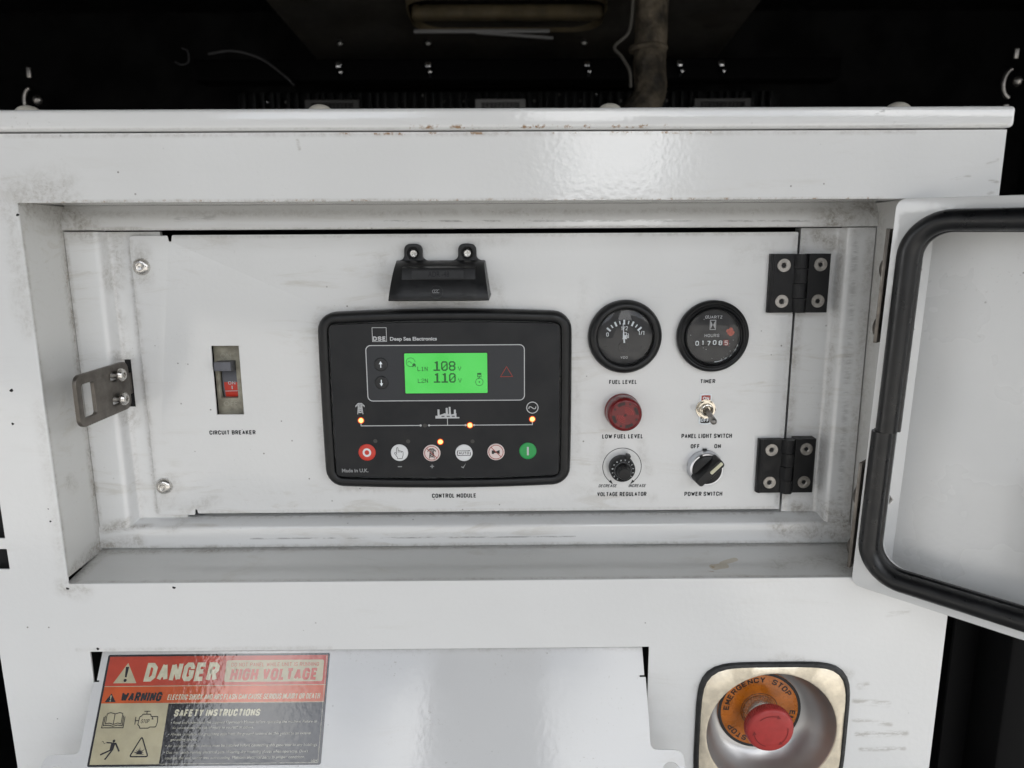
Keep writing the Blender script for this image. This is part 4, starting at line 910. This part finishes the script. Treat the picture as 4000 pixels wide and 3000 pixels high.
# built flat in (u = outward, z) then turned so that its face looks to +X
def turned(me):
    for v in me.vertices: x, y, z = v.co; v.co = (-y, -x, z)
    bm = bmesh.new(); bm.from_mesh(me); bmesh.ops.recalc_face_normals(bm, faces=bm.faces); bm.to_mesh(me); bm.free(); me.update(); return me
outl = rrect(.5, -20.6, 76.5, 20.4, 7.5)
part('mounting_tongue', box(-1.4, 1.4, -30, 1.5, -9, 9), m_latch, lt)
pl = part('plate', turned(plate([outl, rrect(53.2, -13.8, 69.8, 12.6, 2.6), rrect(14, 7.0, 29.5, 14.2, 3.4), rrect(14, -13.2, 29.5, -6.0, 3.4)], -1.6, 1.6, .5, 40, 2)), m_latch, lt)
for zz in (11.2, -9.2):
    bt = part('bolt', button_bolt(5.6, 4.0, 2.3, 1.8), m_steel, lt, (4.2, -19.2, zz), Euler((0, 0, R(90))))
    part('bolt_shank', lathe([(2.9, -9.5), (2.9, .2)], 24, 30), m_steel_d, bt)

# ================================================================== CABINET DOOR (swung open to the right)
dm = Matrix.Translation(mm(286.4, -3, -120)) @ Matrix.Rotation(R(1.35), 4, 'Y') @ Matrix.Rotation(R(-45), 4, 'Z')
do = thing('cabinet_door', 'white cabinet door swung open at the right, black rubber seal round its inside', 'door')
do.matrix_world = dm
DZ0, DZ1, DW = -156, 152.6, 640      # local heights about z = -120
part('door_skin', plate([rrect(1.2, DZ0+1, DW-1, DZ1-1, 5)], -28, -25.5), m_door_in, do)
lip = plate([rrect(0, DZ0, DW, DZ1, 7), rrect(17, DZ0+20.5, DW-17, DZ1-20, 22)], -1.8, 0, .6, 40, 2)
part('door_lip', lip, m_door, do)
def wallring(lp, h0, h1):
    return ringloft([(lp, h0), (lp, h1), (inset(lp, 1.8), h1), (inset(lp, 1.8), h0), (lp, h0)], 40)
part('door_edge', wallring(rrect(0.1, DZ0+.1, DW-.1, DZ1-.1, 7, 8), -28, -1.85), m_door, do)
part('lip_return', wallring(rrect(15.4, DZ0+19, DW-15.4, DZ1-18.4, 23, 8), -12, -1.85), m_door, do)
# bulb seal in two lengths meeting on the hinge side
def bulb(r): return [(-8.8, 0), (-8.8, 3.0), (-6.6, 4.6)] + [(-.6+7.6*math.cos(R(a)), 7.4+7.4*math.sin(R(a))) for a in range(200, -31, -20)] + [(7.2, 1.2), (6.0, 0)]
full = rrect(13, DZ0+17, DW-13, DZ1-15.5, 27, 9)
def seal(shift, pred_z0, pred_z1, top):
    us, zt, zb, r = 13+shift, DZ1-15.5, DZ0+17, 27
    if top: pth = [(us, zs) for zs in (pred_z0, pred_z0+40, zt-r-40)] + arc(us+r, zt-r, r, 180, 90, 12) + [(us+r+k*60, zt) for k in range(1, 10)]
    else: pth = [(us, zs) for zs in (pred_z1, pred_z1-40, zb+r+30)] + arc(us+r, zb+r, r, 180, 270, 12) + [(us+r+k*60, zb) for k in range(1, 10)]
    return [(x, 0, z) for x, z in pth]
J = -22
pr = bulb(7.4)
part('door_seal', sweep(seal(.8, J+.4, 0, True), [(-a, b) for a, b in pr], False, 50), m_rubber, do)
part('door_seal', sweep(seal(-1.8, 0, J, False), pr, False, 50), m_rubber, do)
# hinge straps with dome bolts on the recess side, nuts inside
for z0, z1, bz_ in ((131, 44, (101, 55.5)), (-53, -143, (-83.5, -128))):
    st = part('hinge_strap', box(-5.2, -2.4, -27, -1, z1, z0, .6), m_latch, do)
    for q in bz_:
        part('dome_bolt', dome(9.2, 5.0), m_latch, do, (-5.2, 14, q), Euler((0, 0, R(-90))))
        part('nut', lathe([(8.5, 0), (8.5, 1.2), (hexr(6.2), 1.2), (hexr(6.2), 6), (3, 6.6), (.1, 6.6)], 36, 25), m_steel, do, (11.5, 25.4, q))
part('dark_box', box(117, 160, -25.4, -6, -118, -34, 3, 3), m_blackmat, do)  # dark box fixed on the inside of the door

# ================================================================== FLAP (hinged cover propped open below the bay)
FR = Euler((-math.atan(.66), 0, 0))
fp = thing('access_flap', 'white hinged flap tilted out of the cabinet front below the bay, carrying the danger sticker', 'flap', (0, 12.5, -333), FR)
fo = [(-346.6, -1.5), (-346.6, -29), (-344.5, -29), (-344.5, -30.2), (-349.3, -30.2), (-349.3, -84.2), (-377.6, -84.8), (-377.6, -120), (-349.3, -120), (-349.3, -190), (115.4, -190), (115.4, -120),
      (142, -120), (142, -85.6), (115.4, -84.8), (115.4, -30.2), (110.4, -30.2), (110.4, -29), (114.4, -29), (114.4, -1.5)]
rr_ = [0, 0, 0, 0, .6, 5, 8, 8, 3, 2, 2, 3, 8, 8, 5, .6, 0, 0, 0, 0]
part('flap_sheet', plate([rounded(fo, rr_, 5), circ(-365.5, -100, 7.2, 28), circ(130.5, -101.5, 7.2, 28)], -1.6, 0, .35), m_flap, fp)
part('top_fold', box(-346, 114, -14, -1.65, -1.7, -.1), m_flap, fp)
cab_dark = part('opening_shade_sheet', box(-430, 200, -90, -86, -600, -300), m_black, cab)  # black sheet in place of the shade inside the flap opening
part('slot_shade_sheet', box(-424.5, -400, -16, -8, -275, -130), m_black, cab)  # black sheet that keeps the side slots dark, standing for shade
part('opening_top', box(-351, 118, -86, -2.2, -332.6, -331), m_face, cab)

# ================================================================== DANGER STICKER on the flap
la_ = thing('danger_sticker', 'worn red, cream and black danger high voltage sticker with pictograms on the flap', 'warning sticker', (0, 12.5, -333), FR)
def sp(x, s): return (x, -s)
part('black_border', plate([rrect(-340.7, -93.6, -152.6, -9.0, 1.5)], .02, .22), m_l_blk, la_)
X0, X1 = -338.9, -154.1
part('red_band', flat([rect(X0, -33.6, X1, -10.6)], .30), m_l_red, la_)
part('orange_band', flat([rect(X0, -46.8, X1, -34.1)], .30), m_l_org, la_)
part('divider', flat([rect(X0, -34.1, X1, -33.6)], .34), m_l_tan, la_)
part('cream_field', flat([rect(X0, -92.0, -283.1, -47.2)], .30), m_l_tan, la_)
part('thin_frame', join2([strip([sp(-283, 91.9), sp(-155.0, 91.9), sp(-155.0, 11)], .3, False, .36)]), m_l_txt, la_)
part('divider', flat([rect(X0, -47.3, X1, -46.8)], .34), m_l_tan, la_)
tr = part('warning_triangle', flat([[sp(-322.6, 15.6), sp(-332.2, 31.4), sp(-312.8, 31.4)]], .36), m_l_tan, la_)
part('exclamation_mark', flat([[sp(-324.0, 18.6), sp(-321.2, 18.6), sp(-321.9, 26.8), sp(-323.3, 26.8)]], .42), m_l_blk, tr); part('exclamation_mark', flat([circ(-322.6, -29.2, 1.3, 20)], .42), m_l_blk, tr)
def st(s, x0, x1, s0, s1, mat, bold=.03, shear=.12, h=.40):
    if s.isupper() and 'L004' != s: return part('lettering', bold_text(s, x0, x1 - shear*(s0-s1), -s0, -s1, h, .27 if bold > .05 else (.2 if bold > .01 else .13), shear), mat, la_)
    return part('lettering', text(s, x0, x1, -s0, -s1, h, bold, shear), mat, la_)
st('DANGER', -307, -244.7, 30.6, 15.4, m_l_wht, .075, .1)
part('cream_box', flat([rrect(-239.5, -31.2, -157.0, -14.2, 1.6)], .36), m_l_tan, la_)
st('DO NOT PANEL WHILE UNIT IS RUNNING', -235.1, -161, 19.2, 16.2, m_l_red, .0, .0, .42)
st('HIGH VOLTAGE', -235, -161.1, 30.2, 20.6, m_l_red, .065, .1, .42)
tr = part('warning_triangle', flat([[sp(-331.9, 39.2), sp(-336.3, 45.8), sp(-327.2, 45.8)]], .36), m_l_blk, la_)
part('exclamation_mark', flat([[sp(-332.5, 40.8), sp(-331.2, 40.8), sp(-331.6, 43.8), sp(-332.1, 43.8)]], .42), m_l_tan, tr); part('exclamation_mark', flat([circ(-331.85, -44.8, .55, 14)], .42), m_l_tan, tr)
st('WARNING', -323.9, -289.1, 45.6, 38.3, m_l_blk, .07, .18)
st('ELECTRIC SHOCK AND ARC FLASH CAN CAUSE SERIOUS INJURY OR DEATH', -284.8, -157.7, 44.6, 40.3, m_l_wht, .035, .15)
st('SAFETY INSTRUCTIONS', -277.3, -205.8, 57.3, 51.7, m_l_wht, .06, .16)
for s, a, b, y0, y1 in (("• Read and understand the supplied Operator's Manual before operating the machine. Failure to", -278.6, -158.6, 63.2, 60.6), ("do so increases the risk of injury to yourself or others.", -276.6, -210.3, 67.1, 64.5),
    ("• Always complete the grounding path from the ground terminal on this genset to an extenal", -279.2, -162.7, 71.9, 69.3), ("grounding source.", -276.8, -255.0, 75.8, 73.2),
    ("• An isolation transfer switch must be installed before connecting this generator to any buildings", -280.0, -157.0, 80.4, 77.8), ("• Dot not touch running electrical pats. Wearing dry insulating gloves when operating. Don't", -280.4, -163.7, 85.1, 82.5),
    ("operate the unit under wet surrounding. Maintain electrical parts in proper condtiton.", -279.0, -166.0, 89.2, 86.6)):
    st(s, a, b, y0, y1, m_l_txt, -.004, .12)
st('L004', -160.6, -155.8, 91.4, 89.6, m_l_txt, 0, .1)
# pictograms
bkx, bkz = -325.8, -59.2
part('book_symbol', strokes([[(bkx-6.4, bkz+4.6), (bkx-6.4, bkz-3.0), (bkx-3.4, bkz-2.4), (bkx, bkz-3.4), (bkx+3.4, bkz-2.4), (bkx+6.4, bkz-3.0), (bkx+6.4, bkz+4.6)], [(bkx-6.4, bkz+4.8), (bkx-3.6, bkz+5.4), (bkx, bkz+4.5), (bkx+3.6, bkz+5.4), (bkx+6.4, bkz+4.8)], [(bkx, bkz+4.6), (bkx, bkz-3.2)],
    [(bkx-7.6, bkz+3.2), (bkx-7.8, bkz-4.3), (bkx-3.6, bkz-3.9), (bkx, bkz-4.8), (bkx+3.6, bkz-3.9), (bkx+7.6, bkz-4.3), (bkx+7.4, bkz+3.2)], [(bkx-8.6, bkz+2.4), (bkx-9.0, bkz-5.9), (bkx+8.6, bkz-5.9), (bkx+8.6, bkz+2.4)]], .62, .38), m_l_blk, la_)
ex, ez = -299.0, -59.4
part('engine_symbol', strokes([(rounded([(ex-6.6, ez-3.6), (ex-6.0, ez+2.4), (ex-4.6, ez+2.8), (ex-3.8, ez+4.2), (ex+2.6, ez+4.2), (ex+3.4, ez+2.4), (ex+8.8, ez+2.4), (ex+9.2, ez-2), (ex+8.4, ez-5.4), (ex+3.4, ez-5.4), (ex+2.6, ez-6.2), (ex-4.4, ez-6.2), (ex-5.2, ez-4.6)], .5, 2),),
    [(ex-3.0, ez+6.4), (ex+2.0, ez+6.4)], [(ex-.6, ez+6.2), (ex-.6, ez+4.4)], [(ex-9.2, ez+2.2), (ex-9.0, ez-3.4)], [(ex-9.0, ez-.6), (ex-6.4, ez-.6)], [(ex+4.6, ez+2.2), (ex+4.4, ez+.6), (ex+5.6, ez+.6)]], .66, .38), m_l_blk, la_)
st('STOP', -303.4, -296.4, 61.9, 58.9, m_l_blk, 0, .1)
qx, qz = -323.6, -81.2
part('shock_symbol', join2([poly2(circ(qx+1.0, qz+6.3, 1.1, 18), .38), poly2([(qx-.9, qz+5.2), (qx+2.6, qz+5.0), (qx+1.6, qz-.6), (qx-1.4, qz-.8)], .385), strip([(qx+2.4, qz+5.0), (qx+6.6, qz-1.2)], 1.2, False, .39), strip([(qx-.4, qz+4.9), (qx-5.0, qz+5.3)], .9, False, .395),
    strip([(qx-.6, qz-.4), (qx-8.2, qz-3.6)], 1.15, False, .40), strip([(qx+.9, qz-.2), (qx-3.8, qz-7.2)], 1.2, False, .405), strip([(qx-5.4, qz+5.0), (qx-6.6, qz+4.4), (qx-7.6, qz+6.0), (qx-8.8, qz+6.2)], .3, False, .39)]), m_l_blk, la_)
vx, vz = -300.4, -80.6
part('explosion_symbol', join2([strip(rounded([(vx, vz+8.8), (vx-7.4, vz-5.8), (vx+7.4, vz-5.8)], 1.0, 3), 1.0, True, .38)]), m_l_blk, la_)
star = []
for i in range(17):
    a = R(-10 + 200*i/16); r = (4.4 + 1.2*math.sin(5*i)) if i % 2 == 0 else 2.0; star.append((vx + r*math.cos(a), vz - 3.6 + r*math.sin(a)))
part('burst_symbol', flat([star], .39), m_l_blk, la_)

# ================================================================== EMERGENCY STOP
es = thing('emergency_stop', 'red mushroom emergency stop button in a round aluminium bowl with an orange legend ring', 'emergency stop', (226, 0, -413.5))
def sq(hw, n=72, e=5.2): 
    o = []
    for i in range(n):
        a = 2*math.pi*i/n; c_, s_ = math.cos(a), math.sin(a); r = hw/((abs(c_)**e+abs(s_)**e)**(1/e)); o.append((r*c_, r*s_))
    return o
part('rubber_gasket', ringloft([(sq(65.7), .1), (sq(65.7), 2.2), (sq(64.6), 3.4), (sq(62.6), 3.6), (sq(61.8), 2.6)], 50), m_rubber_b, es)
rim = circ(0, 0, 56.2, 72)
plv = ringloft([(sq(62.2), .4), (sq(62.2), 2.2), (sq(61.6), 2.8), (circ(0, 0, 57.6, 72), 3.4), (circ(0, 0, 56.4, 72), 3.2), (circ(0, 0, 56.0, 72), 2.2)], 40)
part('face_plate', plv, m_alu, es)
part('bowl', lathe([(56.1, 2.4), (55.4, -1), (54.2, -7), (52.0, -14), (48.6, -20), (44.5, -25), (41.0, -27.6), (38.5, -28.4), (36, -28.6), (.1, -28.6)], 96, 60), m_alubowl, es)
lg = part('legend_ring', lathe([(37.6, -28.5), (37.6, -27.6), (37.2, -27.4), (14, -27.4)], 80, 30, False), m_orange, es)
HL = -27.3
part('legend_border', join2([strip(circ(0, 0, 36.2, 80), 2.6, True, HL)]), m_blackprint, lg); part('legend_border', join2([strip(circ(0, 0, 16.6, 60), .6, True, HL)]), m_blackprint, lg)
for am in (104, -76):
    part('lettering', arc_text('EMERGENCY STOP', 0, 0, 27.6, 5.2, am, 152, HL+.03, .03), m_blackprint, lg)
part('collar', lathe([(15.5, -27.6), (15.2, -24), (14.6, -22.5), (14.2, -12), (13.6, -11)], 56, 30, False), m_steel, es)
part('button_neck', lathe([(13.6, -14), (14.0, -9.5), (19.0, -8.5)], 56, 40, False), m_darkred, es)
cap_ = part('mushroom_cap', lathe([(18.4, -8.6), (lambda a: 20.2+.22*math.cos(60*a), -8.2), (lambda a: 20.7+.28*math.cos(60*a), -6.6), (lambda a: 20.6+.22*math.cos(60*a), -1.4), (20.2, -.2), (19.4, .8), (17.6, 1.5), (12, 2.1), (.1, 2.4)], 240, 40), m_redcap, es)
for a0 in (62, -58, -178):
    part('turn_arrow', join2([strip(arc(0, 0, 14.6, a0+72, a0+8, 18), .85, False, 2.02), poly2([(14.6*math.cos(R(a0+10)) + 1.9*math.cos(R(a0+10)), 14.6*math.sin(R(a0+10)) + 1.9*math.sin(R(a0+10))), (12.7*math.cos(R(a0+10)), 12.7*math.sin(R(a0+10))), (14.6*math.cos(R(a0-4)), 14.6*math.sin(R(a0-4)))], 2.03)]), m_darkred, cap_)

# ================================================================== MACHINE ROOM THINGS behind the lid
Yb = 1200
m_wrap = simple('sooty_heat_wrap', (.085, .070, .050), .85, var=.95, vscale=16, bump=(45, .9, .012))
m_bolt_b = simple('bright_room_bolt', (.75, .76, .78), .16, 1.0)
m_cable = simple('grey_braided_sleeve', (.03, .03, .032), .45, var=.4, vscale=400)
pipe = thing('exhaust_pipe', 'soot-stained wrapped exhaust pipe bending down behind the lid', 'pipe', (272, 900, 240))
pipe.scale = (.83, .83, .83)
part('wrapped_tube', tube(spline([(5, 0, 330), (6, 0, 200), (4, 0, 120), (8, 0, 60), (-10, 0, 25), (-46, 0, -10), (-78, 0, -50)], 8), 37, 20, ref=Vector((0, -1, .02))), m_wrap, pipe)
part('clamp', tube([(38*math.cos(a), 38*math.sin(a), 150) for a in [i*math.pi/12 for i in range(24)]], 7, 8, True, ref=Vector((0, 0, 1))), m_wrap, pipe)
part('lacing', tube(spline([(-42, 25, 250), (-44, 28, 210), (-52, 28, 175), (-80, 20, 150), (-64, 24, 128), (-46, 30, 96), (-42, 26, 62)], 6), 3.8, 8), simple('pale_lacing', (.09, .085, .075), .7), pipe)
# ceiling hatch, beige rounded ring above the lid
ch = thing('ceiling_plenum', 'dim brown sloped plenum under the machine room roof', 'plenum', (0, 1000, 560))
vs = [(-640, -450, 130), (640, -450, 130), (500, 450, -150), (-430, 450, -150), (-640, -450, 200), (640, -450, 200), (500, 450, 200), (-430, 450, 200)]
part('sloped_sheet', mesh([(x, y, z) for x, y, z in vs], [(0, 1, 2, 3), (3, 2, 6, 7), (0, 3, 7, 4), (1, 2, 6, 5), (0, 1, 5, 4)]), m_ceil, ch)
rg = thing('ceiling_ring', 'long yellow-brown rounded duct collar above the lid', 'duct collar', (6, 1130, 497))
lp = rrect(-208, -70, 205, 150, 62, 8)
part('collar_wall', ringloft([(lp, 20), (inset(lp, -1), 20), (inset(lp, -3), -60), (lp, -60)], 40), simple('yellowed_foam', (.085, .066, .034), .7, var=.3, vscale=14), rg, None, Euler((R(90), 0, 0)))
part('collar_lip', box(-208, 207, 0, 40, -2, 26, 11, 4), bpy.data.materials['yellowed_foam'], rg, (0, -2, -18))
part('white_rod', box(-205, 92, 0, 7, -42, -34, 2), simple('pale_rod', (.16, .16, .16), .5), rg)
part('white_rod', box(-80, 90, 0, 6, -3, 3, 1), bpy.data.materials['pale_rod'], rg, (10, 0, -46), Euler((0, R(4), 0)))
rail = thing('engine_crossbar', 'dark steel crossbar carrying bright bolts behind the lid', 'crossbar', (0, Yb+20, 360))
part('bar', box(-700, 760, 0, 60, 6, 52, 4), simple('dark_painted_steel', (.0012, .0012, .0015), .8, spec=.08), rail)
for x in (-372, -172, 184, 392, 486):
    b = part('bolt', lathe([(hexr(9), 0), (hexr(9), 8), (6.5, 9.5), (.1, 10)], 30, 25), m_bolt_b, rail, (x, -60, 36), Euler((R(-25), 0, 0)))
    part('stud_end', lathe([(5.5, 0), (5.2, 14), (3.5, 16), (.1, 16.2)], 20, 30), m_bolt_b, rail, (x+4, -60, 16), Euler((R(-30), R(8), 0)))
for x in (-372, -172, 182): part('upper_bolt', dome(8, 7), simple('dull_bolt', (.25, .25, .24), .4, 1.0), rail, (x-2, -30, 92), Euler((R(-20), 0, 0)))
for k, (x0, x1) in enumerate(((-452, -330), (-68, 46), (428, 556))):
    v = thing('air_vent', ('leftmost', 'middle', 'rightmost')[k] + ' of the three small mesh vent boxes just above the lid', 'vent', ((x0+x1)/2, Yb-40, 292), None, 'mesh vents behind the lid')
    hw = (x1-x0)/2; mt_ = simple('vent_frame_%d' % k, ((.04, .15, .035)[k],)*3, .5)
    part('frame', plate([rect(-hw, -30, hw, 32), rect(-hw+14, -26, hw-14, 25)], 0, 8, 1), mt_, v)
    part('mesh_back', plate([rect(-hw+13, -27, hw-13, 26)], -3, -1), simple('vent_mesh_%d' % k, ((.012, .06, .012)[k],)*3, .6, var=.6, vscale=160, bump=(260, 1, .004)), v)
    n = int((hw*2-28)/9)
    for i in range(1, n): part('wire', box(-hw+14+i*9-.8, -hw+14+i*9+.8, 0, 2, -26, 25), mt_, v)
for j, (pts, r, lab) in enumerate((
    ([(-655, 0, 418), (-600, 0, 424), (-540, 0, 408), (-490, 0, 372), (-470, 0, 352)], 2.8, 'thin grey braided cable arching in the dark left of the plenum'),
    ([(-262, 0, 570), (-226, 0, 537), (-180, 0, 529), (-135, 0, 540), (-108, 0, 572)], 3.4, 'pale cable hanging in a loop at the top beside the duct collar'),
    ([(-712, 0, 430), (-700, 0, 424), (-700, 0, 402), (-716, 0, 396), (-730, 0, 402)], 1.6, 'small curled cable end in the dark upper left corner'))):
    c_ = thing('cable', lab, 'cable', (0, Yb-60, 0)); part('sleeve', tube(spline([(a, b_, z) for a, b_, z in pts], 8), r, 8), (m_cable, simple('pale_cable', (.12, .12, .115), .5), m_cable)[j], c_)
for k, (x, z) in enumerate(((-480, 322), (-496, 326), (-430, 330))):
    pass
row = thing('engine_block', 'dark ribbed engine block with small glinting studs behind the lid', 'engine', (0, Yb+120, 250))
part('casting', box(-620, 640, 0, 120, -400, 100, 8), simple('engine_black', (.004, .0045, .005), .5, var=.3, vscale=30, spec=.3), row)
for i in range(60):
    x = -600 + 20.6*i + random.uniform(-5, 5)
    part('rib', box(x-4, x+4, 120, 138, 18, 96, 2), bpy.data.materials['engine_black'], row)
for i in range(22):
    part('stud', dome(4.2, 5), m_bolt_b if i % 5 == 0 else bpy.data.materials['dull_bolt'], row, (-560+52*i+random.uniform(-15, 15), -120, random.choice((78, 92, 60))), None)
hk = thing('wall_bracket', 'bright round catch on the dark side wall at the right edge', 'catch', (772, 600, 238))
hk.scale = (.8, .8, .8)
part('catch_plate', tube([(16*math.cos(R(a)), 0, 26*math.sin(R(a))) for a in range(100, 261, 16)], 4, 8), m_steel_d, hk); part('catch_knob', dome(9, 9), m_steel_d, hk, (10, 0, 4)); part('catch_tab', box(-3, 5, 0, 4, 44, 62, 1), m_steel_d, hk); part('catch_tab', box(-12, -2, 0, 4, -52, -38, 1), m_steel_d, hk)
hk2 = copy_tree(hk); hk2.location = mm(-716, 600, 216); hk2['label'] = 'dull round catch in the dark at the left edge above the lid'

po2 = thing('frame_post', 'dark steel frame post standing behind the cabinet at lower right', 'post', (560, 180, -1250))
part('post', box(-40, 40, 0, 60, 0, 1000, 4), simple('dark_post_paint', (.0010, .0010, .0012), .7, spec=.15), po2)
part('post_flange', box(-70, -42, 10, 14, 0, 1000, 1), bpy.data.materials['dark_post_paint'], po2)
